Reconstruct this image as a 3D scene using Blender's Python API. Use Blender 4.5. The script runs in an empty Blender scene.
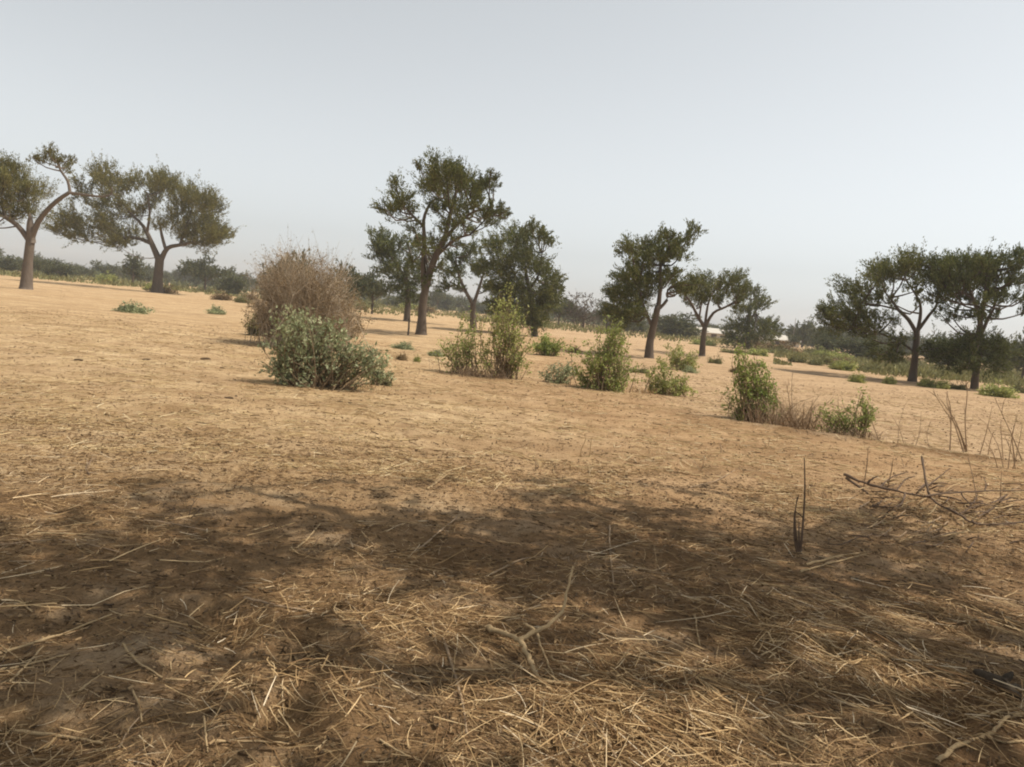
import bpy, math, random
import numpy as np
from mathutils import Vector, noise
random.seed(7)
R = np.random.default_rng(11)
S = bpy.context.scene
C = S.collection
rad = math.radians
W, H, F = 1024, 767, 804.0
CAM_H = 1.6
HZ0, HZS = 262.0, 0.0935                      # horizon line in the picture: y = HZ0 + HZS*x

# ------------------------------------------------------------------ camera
rho = math.atan(HZS)
pitch = math.atan(((HZ0 + HZS * W / 2) - H / 2) * -math.cos(rho) / F)
fwd = np.array([0, math.cos(pitch), -math.sin(pitch)])
up0 = np.array([0, math.sin(pitch), math.cos(pitch)])
rt0 = np.array([1.0, 0, 0])
rt = math.cos(rho) * rt0 + math.sin(rho) * up0
up = -math.sin(rho) * rt0 + math.cos(rho) * up0
cam_d = bpy.data.cameras.new('camera'); cam = bpy.data.objects.new('camera', cam_d); C.objects.link(cam)
from mathutils import Matrix
cam.matrix_world = Matrix(((rt[0], up[0], -fwd[0], 0), (rt[1], up[1], -fwd[1], 0), (rt[2], up[2], -fwd[2], CAM_H), (0, 0, 0, 1)))
cam_d.sensor_width = 36; cam_d.lens = 36 * F / W; cam_d.clip_end = 4000; cam_d.clip_start = 0.05
S.camera = cam

def ray(px, py):
    return fwd + rt * ((px - W / 2) / F) - up * ((py - H / 2) / F)
def at(px, py, Y):                             # point on the vertical plane y = Y
    d = ray(px, py); t = Y / d[1]
    return np.array([d[0] * t, Y, CAM_H + d[2] * t])
def ground_pt(px, py, z=0.0):
    d = ray(px, py); t = (z - CAM_H) / d[2]
    return np.array([d[0] * t, d[1] * t, z])
def project(p):
    v = np.asarray(p, float) - np.array([0, 0, CAM_H])
    z = v @ fwd
    return W / 2 + F * (v @ rt) / z, H / 2 - F * (v @ up) / z, z
def ground_px(px, Y):                          # x of the ground point at distance Y seen in column px
    lo, hi = -2 * Y - 5, 2 * Y + 5
    for _ in range(40):
        m = (lo + hi) / 2
        if project((m, Y, 0))[0] < px: lo = m
        else: hi = m
    return lo

# ------------------------------------------------------------------ light
EL, AZ = rad(60), rad(4)                      # sun: right of the view, a little in front
sun_dir = np.array([math.cos(EL) * math.cos(AZ), math.cos(EL) * math.sin(AZ), math.sin(EL)])
sl = bpy.data.lights.new('sun', 'SUN'); so = bpy.data.objects.new('sun', sl); C.objects.link(so)
sl.energy = 4.6; sl.angle = rad(0.53); sl.color = (1.0, 0.93, 0.82)
so.rotation_euler = Vector(sun_dir).to_track_quat('Z', 'Y').to_euler()
w = bpy.data.worlds.new('World'); S.world = w; w.use_nodes = True
nt = w.node_tree; nt.nodes.clear()
sky = nt.nodes.new('ShaderNodeTexSky'); sky.sky_type = 'NISHITA'; sky.sun_disc = False
sky.sun_elevation = EL; sky.sun_rotation = math.atan2(sun_dir[0], sun_dir[1])
sky.air_density = 1.0; sky.dust_density = 1.5; sky.ozone_density = 1.0; sky.altitude = 50
hs = nt.nodes.new('ShaderNodeHueSaturation'); hs.inputs['Saturation'].default_value = 0.12
bg = nt.nodes.new('ShaderNodeBackground'); bg.inputs['Strength'].default_value = 0.148
ow = nt.nodes.new('ShaderNodeOutputWorld')
nt.links.new(sky.outputs[0], hs.inputs['Color']); tn = nt.nodes.new('ShaderNodeMix'); tn.data_type = 'RGBA'; tn.blend_type = 'MULTIPLY'; tn.inputs[0].default_value = 1.0; tn.inputs[7].default_value = (.965, .998, 1.005, 1); nt.links.new(hs.outputs[0], tn.inputs[6]); nt.links.new(tn.outputs[2], bg.inputs[0]); nt.links.new(bg.outputs[0], ow.inputs[0])
S.view_settings.view_transform = 'Standard'; S.view_settings.look = 'None'
S.view_settings.exposure = 0.09; S.view_settings.gamma = 1.0
S.cycles.volume_bounces = 1; S.cycles.max_bounces = 8
S.cycles.filter_width = 2.0

# ------------------------------------------------------------------ materials
def mat(name, build):
    m = bpy.data.materials.new(name); m.use_nodes = True
    t = m.node_tree; t.nodes.clear()
    out = t.nodes.new('ShaderNodeOutputMaterial')
    build(t, out); return m
def N(t, kind, **kw):
    n = t.nodes.new(kind)
    for k, v in kw.items():
        if k in n.inputs: n.inputs[k].default_value = v
        else: setattr(n, k, v)
    return n
def ramp(t, fac, stops):
    r = t.nodes.new('ShaderNodeValToRGB'); e = r.color_ramp.elements
    while len(e) > 1: e.remove(e[0])
    e[0].position, e[0].color = stops[0][0], (*stops[0][1], 1)
    for p, c in stops[1:]:
        x = e.new(p); x.color = (*c, 1)
    t.links.new(fac, r.inputs[0]); return r.outputs[0]
def mix(t, fac, a, b, mode='MIX'):
    m = t.nodes.new('ShaderNodeMix'); m.data_type = 'RGBA'; m.blend_type = mode
    for sock, v in ((m.inputs[0], fac), (m.inputs[6], a), (m.inputs[7], b)):
        if hasattr(v, 'links'): t.links.new(v, sock)
        elif isinstance(v, (int, float)): sock.default_value = v
        else: sock.default_value = (*v, 1)
    return m.outputs[2]
def leaf_mat(name, a, b, c, trans=0.3, nscale=0.5):
    def build(t, out):
        g = N(t, 'ShaderNodeNewGeometry'); tc = N(t, 'ShaderNodeTexCoord')
        nz = N(t, 'ShaderNodeTexNoise', Scale=nscale, Detail=2.0)
        t.links.new(tc.outputs['Object'], nz.inputs['Vector'])
        col = ramp(t, g.outputs['Random Per Island'], [(0.0, a), (0.55, b), (1.0, c)])
        var = ramp(t, nz.outputs[0], [(0.3, (0.72, 0.72, 0.72)), (0.7, (1.25, 1.22, 1.15))])
        col = mix(t, 1.0, col, var, 'MULTIPLY')
        d = N(t, 'ShaderNodeBsdfDiffuse'); tr = N(t, 'ShaderNodeBsdfTranslucent'); gl = N(t, 'ShaderNodeBsdfGlossy', Roughness=0.55)
        gl.inputs['Color'].default_value = (0.5, 0.5, 0.5, 1)
        t.links.new(col, d.inputs[0]); t.links.new(col, tr.inputs[0])
        m1 = N(t, 'ShaderNodeMixShader'); m1.inputs[0].default_value = trans
        t.links.new(d.outputs[0], m1.inputs[1]); t.links.new(tr.outputs[0], m1.inputs[2])
        m2 = N(t, 'ShaderNodeMixShader'); m2.inputs[0].default_value = 0.025
        t.links.new(m1.outputs[0], m2.inputs[1]); t.links.new(gl.outputs[0], m2.inputs[2])
        t.links.new(m2.outputs[0], out.inputs[0])
    return mat(name, build)
def stem_mat(name, a, b, scale=6.0, stretch=(1, 1, 0.2), bump=0.4):
    def build(t, out):
        g = N(t, 'ShaderNodeNewGeometry'); tc = N(t, 'ShaderNodeTexCoord'); mp = N(t, 'ShaderNodeMapping')
        mp.inputs['Scale'].default_value = stretch
        nz = N(t, 'ShaderNodeTexNoise', Scale=scale, Detail=5.0, Roughness=0.65)
        t.links.new(tc.outputs['Object'], mp.inputs[0]); t.links.new(mp.outputs[0], nz.inputs['Vector'])
        ad = N(t, 'ShaderNodeMath', operation='MULTIPLY_ADD'); ad.inputs[1].default_value = 0.5; 
        t.links.new(g.outputs['Random Per Island'], ad.inputs[0])
        md = N(t, 'ShaderNodeMath', operation='MULTIPLY'); md.inputs[1].default_value = 0.5
        t.links.new(nz.outputs[0], md.inputs[0]); t.links.new(md.outputs[0], ad.inputs[2])
        col = ramp(t, ad.outputs[0], [(0.2, a), (0.75, b)])
        p = N(t, 'ShaderNodeBsdfPrincipled', Roughness=0.95); p.inputs['Specular IOR Level'].default_value = 0.05
        bp = N(t, 'ShaderNodeBump', Strength=bump, Distance=0.02)
        t.links.new(nz.outputs[0], bp.inputs['Height']); t.links.new(bp.outputs[0], p.inputs['Normal'])
        t.links.new(col, p.inputs['Base Color']); t.links.new(p.outputs[0], out.inputs[0])
    return mat(name, build)
def straw_mat(name, stops):
    def build(t, out):
        g = N(t, 'ShaderNodeNewGeometry')
        col = ramp(t, g.outputs['Random Per Island'], stops)
        p = N(t, 'ShaderNodeBsdfPrincipled', Roughness=0.7); p.inputs['Specular IOR Level'].default_value = 0.15
        t.links.new(col, p.inputs['Base Color']); t.links.new(p.outputs[0], out.inputs[0])
    return mat(name, build)
M = {}
M['acacia'] = leaf_mat('acacia_leaf', (0.059, 0.068, 0.019), (0.106, 0.118, 0.033), (0.206, 0.201, 0.065))
M['acacia_olive'] = leaf_mat('olive_leaf', (0.088, 0.085, 0.024), (0.147, 0.139, 0.040), (0.248, 0.218, 0.078))
M['acacia_dark'] = leaf_mat('dark_leaf', (0.050, 0.061, 0.019), (0.088, 0.104, 0.032), (0.165, 0.171, 0.057))
M['far'] = leaf_mat('far_leaf', (0.065, 0.073, 0.032), (0.097, 0.106, 0.047), (0.153, 0.153, 0.071))
M['far_bare'] = leaf_mat('far_bare_leaf', (0.09, 0.075, 0.055), (0.12, 0.095, 0.07), (0.15, 0.12, 0.085))
M['grey_leaf'] = leaf_mat('grey_green_leaf', (0.2, 0.225, 0.115), (0.33, 0.36, 0.2), (0.47, 0.48, 0.3), 0.35, 3)
M['green_leaf'] = leaf_mat('green_leaf', (0.21, 0.24, 0.065), (0.33, 0.35, 0.11), (0.46, 0.45, 0.18), 0.35, 3)
M['yellow_leaf'] = leaf_mat('yellow_green_leaf', (0.194, 0.224, 0.055), (0.290, 0.332, 0.095), (0.396, 0.428, 0.160), 0.35, 3)
M['bright_leaf'] = leaf_mat('bright_green_leaf', (0.17, 0.22, 0.045), (0.27, 0.33, 0.085), (0.4, 0.42, 0.15), 0.4, 3)
M['scrub_leaf'] = leaf_mat('scrub_leaf', (0.14, 0.14, 0.055), (0.19, 0.185, 0.075), (0.27, 0.25, 0.115), 0.3, 2)
M['dry_leaf'] = leaf_mat('dry_leaf', (0.16, 0.11, 0.05), (0.24, 0.17, 0.09), (0.33, 0.25, 0.14), 0.2, 3)
M['bark'] = stem_mat('bark', (0.040, 0.030, 0.023), (0.16, 0.125, 0.095), 7.0, (1, 1, .35), .8)
M['bark_pale'] = stem_mat('pale_bark', (0.055, 0.041, 0.032), (0.20, 0.16, 0.125), 7.0, (1, 1, .35), .8)
M['brown_stem'] = stem_mat('brown_stem', (0.15, 0.10, 0.06), (0.40, 0.29, 0.185), 8.0)
M['bare_twig'] = stem_mat('bare_twig', (0.22, 0.17, 0.115), (0.50, 0.41, 0.30), 8.0)
M['green_stem'] = stem_mat('bush_stem', (0.12, 0.085, 0.05), (0.25, 0.18, 0.11), 20.0)
M['dark_stick'] = stem_mat('dark_stick', (0.075, 0.05, 0.035), (0.17, 0.12, 0.085), 30.0)
M['pale_stick'] = stem_mat('pale_stick', (0.22, 0.14, 0.065), (0.52, 0.38, 0.215), 55.0, (1, 1, 1), 0.5)
M['char'] = stem_mat('charred_wood', (0.022, 0.015, 0.009), (0.11, 0.085, 0.06), 40.0, (1, 1, 1), 0.6)
M['clod'] = stem_mat('dark_clod', (0.05, 0.032, 0.02), (0.12, 0.08, 0.05), 40.0, (1, 1, 1), 0.6)
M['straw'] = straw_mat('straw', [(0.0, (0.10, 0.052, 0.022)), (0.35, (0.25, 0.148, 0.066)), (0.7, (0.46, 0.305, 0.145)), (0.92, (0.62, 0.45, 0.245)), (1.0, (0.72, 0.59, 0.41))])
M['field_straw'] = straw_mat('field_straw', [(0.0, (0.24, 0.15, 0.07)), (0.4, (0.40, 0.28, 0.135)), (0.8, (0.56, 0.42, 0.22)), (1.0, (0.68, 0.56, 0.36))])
M['litter'] = straw_mat('leaf_litter', [(0.0, (0.06, 0.038, 0.02)), (0.5, (0.15, 0.09, 0.045)), (1.0, (0.30, 0.20, 0.10))])

def build_ground(t, out):
    tc = N(t, 'ShaderNodeTexCoord'); P = tc.outputs['Object']
    def nz(scale, detail=4.0, rough=0.6, stretch=None, dist=0.0):
        n = N(t, 'ShaderNodeTexNoise', Scale=scale, Detail=detail, Roughness=rough, Distortion=dist)
        if stretch:
            mp = N(t, 'ShaderNodeMapping'); mp.inputs['Scale'].default_value = stretch[:3]; mp.inputs['Rotation'].default_value = (0, 0, stretch[3])
            t.links.new(P, mp.inputs[0]); t.links.new(mp.outputs[0], n.inputs['Vector'])
        else: t.links.new(P, n.inputs['Vector'])
        return n.outputs[0]
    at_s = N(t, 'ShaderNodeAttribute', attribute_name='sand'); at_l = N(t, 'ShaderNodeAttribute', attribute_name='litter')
    big, midn, fine, grit = nz(0.16, 5), nz(1.1, 6, 0.65), nz(9, 6, 0.7), nz(70, 4, 0.7)
    earth = ramp(t, midn, [(0.25, (0.33, 0.21, 0.11)), (0.45, (0.48, 0.325, 0.18)), (0.62, (0.59, 0.42, 0.245)), (0.75, (0.66, 0.49, 0.30))])
    tint = ramp(t, big, [(0.3, (0.88, 0.82, 0.74)), (0.55, (1.0, 0.98, 0.95)), (0.75, (1.08, 1.10, 1.08))])
    earth = mix(t, 1.0, earth, tint, 'MULTIPLY')
    at_t = N(t, 'ShaderNodeAttribute', attribute_name='straw_cover')
    tan = ramp(t, at_t.outputs['Fac'], [(0, (.88, .84, .83)), (1, (1.02, 1.06, 1.09))])
    earth = mix(t, 1.0, earth, tan, 'MULTIPLY')
    sandc = ramp(t, fine, [(0.3, (0.42, 0.282, 0.16)), (0.7, (0.54, 0.38, 0.225))])
    col = mix(t, at_s.outputs['Fac'], earth, sandc)
    # crushed straw, fibres running in three directions
    fib = None
    for k, (a, s) in enumerate(((0.4, 46), (1.5, 40), (2.6, 52))):
        f = nz(1.0, 3, 0.6, (s * 0.16, s, 1, a), 0.6)
        f = ramp(t, f, [(0.56, (0, 0, 0)), (0.66, (1, 1, 1))])
        fib = f if fib is None else mix(t, 1.0, fib, f, 'LIGHTEN')
    sm = N(t, 'ShaderNodeMath', operation='SUBTRACT'); sm.inputs[0].default_value = 0.55
    t.links.new(at_s.outputs['Fac'], sm.inputs[1]); sm.use_clamp = True
    fm = N(t, 'ShaderNodeMath', operation='MULTIPLY'); t.links.new(fib, fm.inputs[0]); t.links.new(sm.outputs[0], fm.inputs[1])
    col = mix(t, fm.outputs[0], col, (0.43, 0.30, 0.15))
    # dark crumbs of dung and decayed leaves
    crumbs = ramp(t, fine, [(0.34, (1, 1, 1)), (0.45, (0, 0, 0))])
    crm = N(t, 'ShaderNodeMath', operation='MULTIPLY'); crm.inputs[1].default_value = 0.8; t.links.new(crumbs, crm.inputs[0])
    col = mix(t, crm.outputs[0], col, (0.15, 0.082, 0.036))
    patch = ramp(t, nz(0.55, 6, 0.7, (0.55, 1.3, 1, 0.1)), [(0.50, (0, 0, 0)), (0.66, (1, 1, 1))])
    pm = N(t, 'ShaderNodeMath', operation='MULTIPLY'); pm.inputs[1].default_value = 0.5; t.links.new(patch, pm.inputs[0])
    col = mix(t, pm.outputs[0], col, (0.22, 0.128, 0.058))
    mott = ramp(t, nz(2.6, 7, .72, (.6, 1.2, 1, .5)), [(0.52, (0, 0, 0)), (0.64, (1, 1, 1))])
    mm = N(t, 'ShaderNodeMath', operation='MULTIPLY'); mm.inputs[1].default_value = .62; t.links.new(mott, mm.inputs[0])
    col = mix(t, mm.outputs[0], col, (0.27, 0.165, 0.085))
    band = ramp(t, nz(1.0, 6, .7, (.10, .75, 1, .12)), [(0.52, (0, 0, 0)), (0.62, (1, 1, 1))])
    bm_ = N(t, 'ShaderNodeMath', operation='MULTIPLY'); bm_.inputs[1].default_value = .42; t.links.new(band, bm_.inputs[0])
    col = mix(t, bm_.outputs[0], col, (0.30, 0.185, 0.095))
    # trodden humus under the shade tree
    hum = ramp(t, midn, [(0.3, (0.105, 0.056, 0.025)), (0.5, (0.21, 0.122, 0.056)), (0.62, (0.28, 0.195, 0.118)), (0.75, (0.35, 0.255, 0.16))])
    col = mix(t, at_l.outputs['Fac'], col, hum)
    gr = ramp(t, grit, [(0.3, (0.62, 0.59, 0.56)), (0.7, (1.28, 1.28, 1.28))])
    col = mix(t, 0.8, col, mix(t, 1.0, col, gr, 'MULTIPLY'))
    p = N(t, 'ShaderNodeBsdfPrincipled', Roughness=0.95); p.inputs['Specular IOR Level'].default_value = 0.1
    t.links.new(col, p.inputs['Base Color'])
    hsum = N(t, 'ShaderNodeMath', operation='MULTIPLY_ADD'); hsum.inputs[1].default_value = 0.25
    f2 = N(t, 'ShaderNodeMath', operation='MULTIPLY'); f2.inputs[1].default_value = .45; t.links.new(nz(24, 5, .7), f2.inputs[0])
    hsum.inputs[1].default_value = .5; t.links.new(grit, hsum.inputs[0]); t.links.new(f2.outputs[0], hsum.inputs[2])
    bp = N(t, 'ShaderNodeBump', Strength=1.0, Distance=0.05); t.links.new(hsum.outputs[0], bp.inputs['Height'])
    t.links.new(bp.outputs[0], p.inputs['Normal']); t.links.new(p.outputs[0], out.inputs[0])
M['ground'] = mat('dry_ground', build_ground)

# ------------------------------------------------------------------ mesh tools
class MB:
    def __init__(s): s.v, s.f, s.m, s.n = [], {3: [], 4: []}, {3: [], 4: []}, 0
    def add(s, v, f, mi=0):
        v = np.asarray(v, np.float32).reshape(-1, 3); f = np.asarray(f, np.int64)
        k = f.shape[1]
        s.f[k].append(f + s.n); s.m[k].append(np.full(len(f), mi)); s.v.append(v); s.n += len(v)
    def tubes(s, P, Rr, sides=4, mi=0):        # P (n,K,3), Rr (n,K)
        P = np.asarray(P, float); Rr = np.asarray(Rr, float)
        n, K, _ = P.shape
        T = np.gradient(P, axis=1); T /= np.linalg.norm(T, axis=2, keepdims=True) + 1e-9
        ref = np.where(np.abs(T[:, :1, 2:3]) > 0.8, np.array([1.0, 0.13, 0]), np.array([0.05, 0.1, 1.0]))
        U = np.cross(T, np.broadcast_to(ref, T.shape)); U /= np.linalg.norm(U, axis=2, keepdims=True) + 1e-9
        V = np.cross(T, U)
        a = np.linspace(0, 2 * np.pi, sides, endpoint=False)
        ring = (np.cos(a)[None, None, :, None] * U[:, :, None, :] + np.sin(a)[None, None, :, None] * V[:, :, None, :]) * Rr[:, :, None, None]
        v = (P[:, :, None, :] + ring).reshape(-1, 3)
        i, k, j = np.meshgrid(np.arange(n), np.arange(K - 1), np.arange(sides), indexing='ij')
        b = (i * K + k) * sides; j2 = (j + 1) % sides
        s.add(v, np.stack([b + j, b + j2, b + sides + j2, b + sides + j], -1).reshape(-1, 4), mi)
    def tube(s, pts, rr, sides=8, mi=0, sub=0):
        pts = np.asarray(pts, float); rr = np.asarray(rr, float)
        if sub:
            t = np.arange(len(pts)); tt = np.linspace(0, len(pts) - 1, (len(pts) - 1) * sub + 1)
            pts = catmull(pts, tt); rr = np.interp(tt, t, rr)
        s.tubes(pts[None], rr[None], sides, mi)
        n0 = s.n - len(pts) * sides                   # close both ends
        for ring, c in ((0, pts[0]), (len(pts) - 1, pts[-1])):
            s.v.append(np.asarray([c], np.float32)); ci = s.n; s.n += 1
            b = n0 + ring * sides
            f = np.array([[b + j, b + (j + 1) % sides, ci] for j in range(sides)])
            s.f[3].append(f); s.m[3].append(np.full(len(f), mi))
    def leaves(s, c, d, L, Wd, mi=0):          # flat leaf blades: centre, direction, length, width
        n = len(c)
        d = d / (np.linalg.norm(d, axis=1, keepdims=True) + 1e-9)
        q = R.normal(size=(n, 3)); side = np.cross(d, q); side /= np.linalg.norm(side, axis=1, keepdims=True) + 1e-9
        L = np.broadcast_to(L, (n,))[:, None]; Wd = np.broadcast_to(Wd, (n,))[:, None]
        v = np.stack([c - d * L * .5, c + side * Wd * .5 - d * L * .05, c + d * L * .5, c - side * Wd * .5 - d * L * .05], 1).reshape(-1, 3)
        s.add(v, np.arange(4 * n).reshape(n, 4), mi)
    def box(s, x0, x1, y0, y1, z0, z1, mi=0):
        v = [(x, y, z) for z in (z0, z1) for y in (y0, y1) for x in (x0, x1)]
        s.add(v, [(0, 2, 3, 1), (4, 5, 7, 6), (0, 1, 5, 4), (2, 6, 7, 3), (0, 4, 6, 2), (1, 3, 7, 5)], mi)
    def build(s, name, mats, parent=None, smooth=False, loc=None):
        V = np.concatenate(s.v) if s.v else np.zeros((0, 3), np.float32)
        me = bpy.data.meshes.new(name)
        fs = [(k, np.concatenate(s.f[k]), np.concatenate(s.m[k])) for k in (3, 4) if s.f[k]]
        nl = sum(f.size for _, f, _ in fs); nf = sum(len(f) for _, f, _ in fs)
        me.vertices.add(len(V)); me.vertices.foreach_set('co', V.astype(np.float32).ravel())
        me.loops.add(nl); me.polygons.add(nf)
        me.loops.foreach_set('vertex_index', np.concatenate([f.ravel() for _, f, _ in fs]).astype(np.int32))
        tot = np.concatenate([np.full(len(f), k) for k, f, _ in fs]).astype(np.int32)
        me.polygons.foreach_set('loop_start', np.concatenate([[0], np.cumsum(tot)[:-1]]).astype(np.int32))
        me.polygons.foreach_set('loop_total', tot)
        me.polygons.foreach_set('material_index', np.concatenate([m for _, _, m in fs]).astype(np.int32))
        me.polygons.foreach_set('use_smooth', np.full(nf, smooth))
        for m in (mats if isinstance(mats, (list, tuple)) else [mats]): me.materials.append(m)
        me.update(calc_edges=True); me.validate()
        o = bpy.data.objects.new(name, me); C.objects.link(o)
        if parent is not None: o.parent = parent
        if loc is not None: o.location = loc
        return o
def catmull(p, tt):
    n = len(p); i = np.clip(np.floor(tt).astype(int), 0, n - 2); u = (tt - i)[:, None]
    p0, p1, p2, p3 = p[np.maximum(i - 1, 0)], p[i], p[i + 1], p[np.minimum(i + 2, n - 1)]
    return 0.5 * (2 * p1 + (p2 - p0) * u + (2 * p0 - 5 * p1 + 4 * p2 - p3) * u ** 2 + (3 * p1 - p0 - 3 * p2 + p3) * u ** 3)
def tag(o, label, cat, group=None, kind=None):
    if label: o['label'] = label
    if cat: o['category'] = cat
    if group: o['group'] = group
    if kind: o['kind'] = kind
    return o
def thing(name, label, cat, loc, group=None):
    o = bpy.data.objects.new(name, None); C.objects.link(o); o.location = loc; o.empty_display_size = 0.3
    return tag(o, label, cat, group)
def dup(src, loc, rotz, sc, label=None, group=None):
    r = src.copy(); C.objects.link(r); r.location = loc; r.rotation_euler = (0, 0, rotz); r.scale = sc
    if label: r['label'] = label
    if group: r['group'] = group
    for ch in list(src.children):
        c = ch.copy(); C.objects.link(c); c.parent = r
    return r
def unit(n):
    v = R.normal(size=(n, 3)); return v / np.linalg.norm(v, axis=1, keepdims=True)

# ------------------------------------------------------------------ ground
E0, E1, E2 = ground_pt(715, 424), ground_pt(830, 441), ground_pt(1024, 468)   # edge of the trodden field
def edge_y(x): return np.interp(x, [E0[0] - 6, E0[0], E1[0], E2[0], E2[0] + 12], [E0[1] + 5.0, E0[1], E1[1], E2[1], E2[1] - 4])
HEAPS = [(ground_pt(*p), r, h) for p, r, h in (((640, 735), .42, .05), ((700, 700), .32, .035), ((815, 640), .34, .06), ((430, 640), .25, .035),
         ((560, 720), .28, .04), ((880, 690), .35, .03), ((220, 715), .2, .02), ((960, 620), .3, .03), ((330, 690), .2, .02), ((790, 655), .2, .04))]
rng = random.Random(5)
DIPS = [(rng.uniform(-6, 7), rng.uniform(2.2, 11), rng.uniform(.09, .28), rng.uniform(.015, .05)) for _ in range(110)]
DIPS += [(*ground_pt(px, py)[:2], r, d) for px, py, r, d in ((285, 725, .14, .06), (300, 660, .12, .05), (205, 625, .2, .05), (35, 740, .22, .05), (770, 628, .1, .06), (610, 675, .1, .05), (985, 643, .08, .05), (830, 665, .12, .05))]
def ground_z(X, Y, detail=True):
    X = np.asarray(X, float); Y = np.asarray(Y, float)
    z = 0.05 * np.sin(X * .21 + 1.3) * np.sin(Y * .17) + 0.03 * np.sin(X * .63 + Y * .41) * np.clip(Y / 20, 0, 1)
    z = z * np.clip((np.hypot(X, Y) - 2) / 10, 0.1, 1.0)
    d = Y - edge_y(X)
    ridge = np.exp(-(d / .28) ** 2) * .07 * np.clip((X - 1.5) / 3, 0, 1)
    z = z + ridge
    for c, r, h in HEAPS: z = z + .65 * h * np.exp(-((X - c[0]) ** 2 + ((Y - c[1]) / 1.0) ** 2) / r ** 2)
    for x, y, r, dp in DIPS:
        q = ((X - x) ** 2 + (Y - y) ** 2) / r ** 2
        z = z - dp * np.exp(-q) + dp * .35 * np.exp(-(np.sqrt(q) - 1.5) ** 2 * 4)
    return z
def gz(x, y): return float(ground_z(x, y))
def spaced(dense0, dense1, step, end, g):
    a = list(np.arange(dense0, dense1, step)); s = step
    while a[-1] < end: s *= g; a.append(a[-1] + s)
    return np.array(a)
xp = spaced(0, 8, .055, 900, 1.09); xs = np.concatenate([-xp[:0:-1], xp])
yp = spaced(1.8, 12, .045, 900, 1.045); yn = 1.8 - spaced(.2, 4, .4, 100, 1.3); ys = np.concatenate([yn[::-1], yp])
GX, GY = np.meshgrid(xs, ys)
GZ = ground_z(GX, GY)
near = (np.abs(GX) < 12) & (GY > 1) & (GY < 22)
idx = np.argwhere(near)
for i, j in idx:
    x, y = GX[i, j], GY[i, j]
    n = noise.noise((x * 2.2, y * 2.2, 0)) * .018 + noise.noise((x * 6, y * 6, 3)) * .012 + noise.noise((x * 13, y * 13, 7)) * .008
    GZ[i, j] += n
ny, nx = GX.shape
b = MB()
ii, jj = np.meshgrid(np.arange(ny - 1), np.arange(nx - 1), indexing='ij'); q = ii * nx + jj
b.add(np.stack([GX, GY, GZ], -1), np.stack([q, q + 1, q + nx + 1, q + nx], -1).reshape(-1, 4))
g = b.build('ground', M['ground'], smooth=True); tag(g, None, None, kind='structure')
def sm(x): x = np.clip(x, 0, 1); return x * x * (3 - 2 * x)
wob = .9 * np.sin(GX * .5 + GY * .2) + .5 * np.sin(GX * 1.3 + 2)
sand = sm((GY - edge_y(GX) + .25 * np.sin(GX * 2.3)) / .8) * sm((GX - .8 + wob) / 3.0)
sand = np.maximum(sand, .25 * sm((GY - 26 - wob * 3) / 14))
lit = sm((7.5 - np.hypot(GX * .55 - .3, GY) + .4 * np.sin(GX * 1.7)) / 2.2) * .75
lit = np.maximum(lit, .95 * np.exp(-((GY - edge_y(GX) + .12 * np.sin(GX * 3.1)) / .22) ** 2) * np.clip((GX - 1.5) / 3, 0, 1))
cover = sm((2.2 - GX + .8 * np.sin(GY * .7 + GX * .3)) / 4.5)
for nm, arr in (('straw_cover', cover), ('sand', sand), ('litter', lit)):
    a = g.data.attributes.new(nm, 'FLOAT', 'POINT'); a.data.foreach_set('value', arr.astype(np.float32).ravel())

# ------------------------------------------------------------------ loose straw (uncountable)
def strands(n, sampler, Lr, rr, name, label, matl, lift=.014, aniso=None, K=4, curl=.11, kind='stuff'):
    mb = MB()
    P = sampler(n); L = R.uniform(*Lr, size=n) * R.uniform(.5, 1.2, size=n); L = np.where(R.uniform(size=n) < .12, L * 1.6, L); a = R.uniform(0, 2 * np.pi, n)
    if aniso is not None: a = aniso(P, a)
    tt = np.linspace(-.5, .5, K)
    bend = R.normal(0, curl, n)
    ang = a[:, None] + bend[:, None] * tt[None, :] * 3
    st = np.stack([np.cos(ang), np.sin(ang)], -1) * (L / (K - 1))[:, None, None]
    XY = P[:, None, :2] + np.cumsum(st, 1) - st.sum(1, keepdims=True) / 2
    slope = R.normal(0, .11, n)
    z = ground_z(XY[..., 0], XY[..., 1]) + np.abs(R.normal(0, lift, n))[:, None] + slope[:, None] * tt * L[:, None] * .8 + .006
    z = np.maximum(z, ground_z(XY[..., 0], XY[..., 1]) + .002)
    pts = np.concatenate([XY, z[..., None]], -1)
    r = (rr[0] + (rr[1] - rr[0]) * R.uniform(0, 1, n) ** 2.2 * 1.5)[:, None] * np.array([1, 1, .9, .5])[:K]
    mb.tubes(pts, r, 3)
    o = mb.build(name, matl, smooth=False); tag(o, label, None, kind=kind)
    o['category'] = 'straw'
    return o
def frame_sampler(y0, y1, power=1.0):
    def f(n):
        Y = y0 + (y1 - y0) * R.uniform(0, 1, n) ** power
        X = R.uniform(-.86, 1.02, n) * (Y + .6)
        return np.stack([X, Y], -1)
    return f
def patchy(base, thr):
    def f(n):
        out = []; c = 0
        while c < n:
            p = base(n)
            k = np.array([noise.noise((x * .9, y * .9, 1.7)) + .5 * noise.noise((x * 2.6, y * 2.6, 4)) for x, y in p])
            p = p[k + R.normal(0, .18, len(p)) > thr]; out.append(p); c += len(p)
        return np.concatenate(out)[:n]
    return f
def heap_sampler(n):
    wts = np.array([r * r * h for _, r, h in HEAPS]); wts /= wts.sum()
    k = R.choice(len(HEAPS), n, p=wts)
    c = np.array([h[0][:2] for h in HEAPS])[k]; r = np.array([h[1] for h in HEAPS])[k]
    return c + R.normal(0, .95, (n, 2)) * r[:, None]
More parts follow.
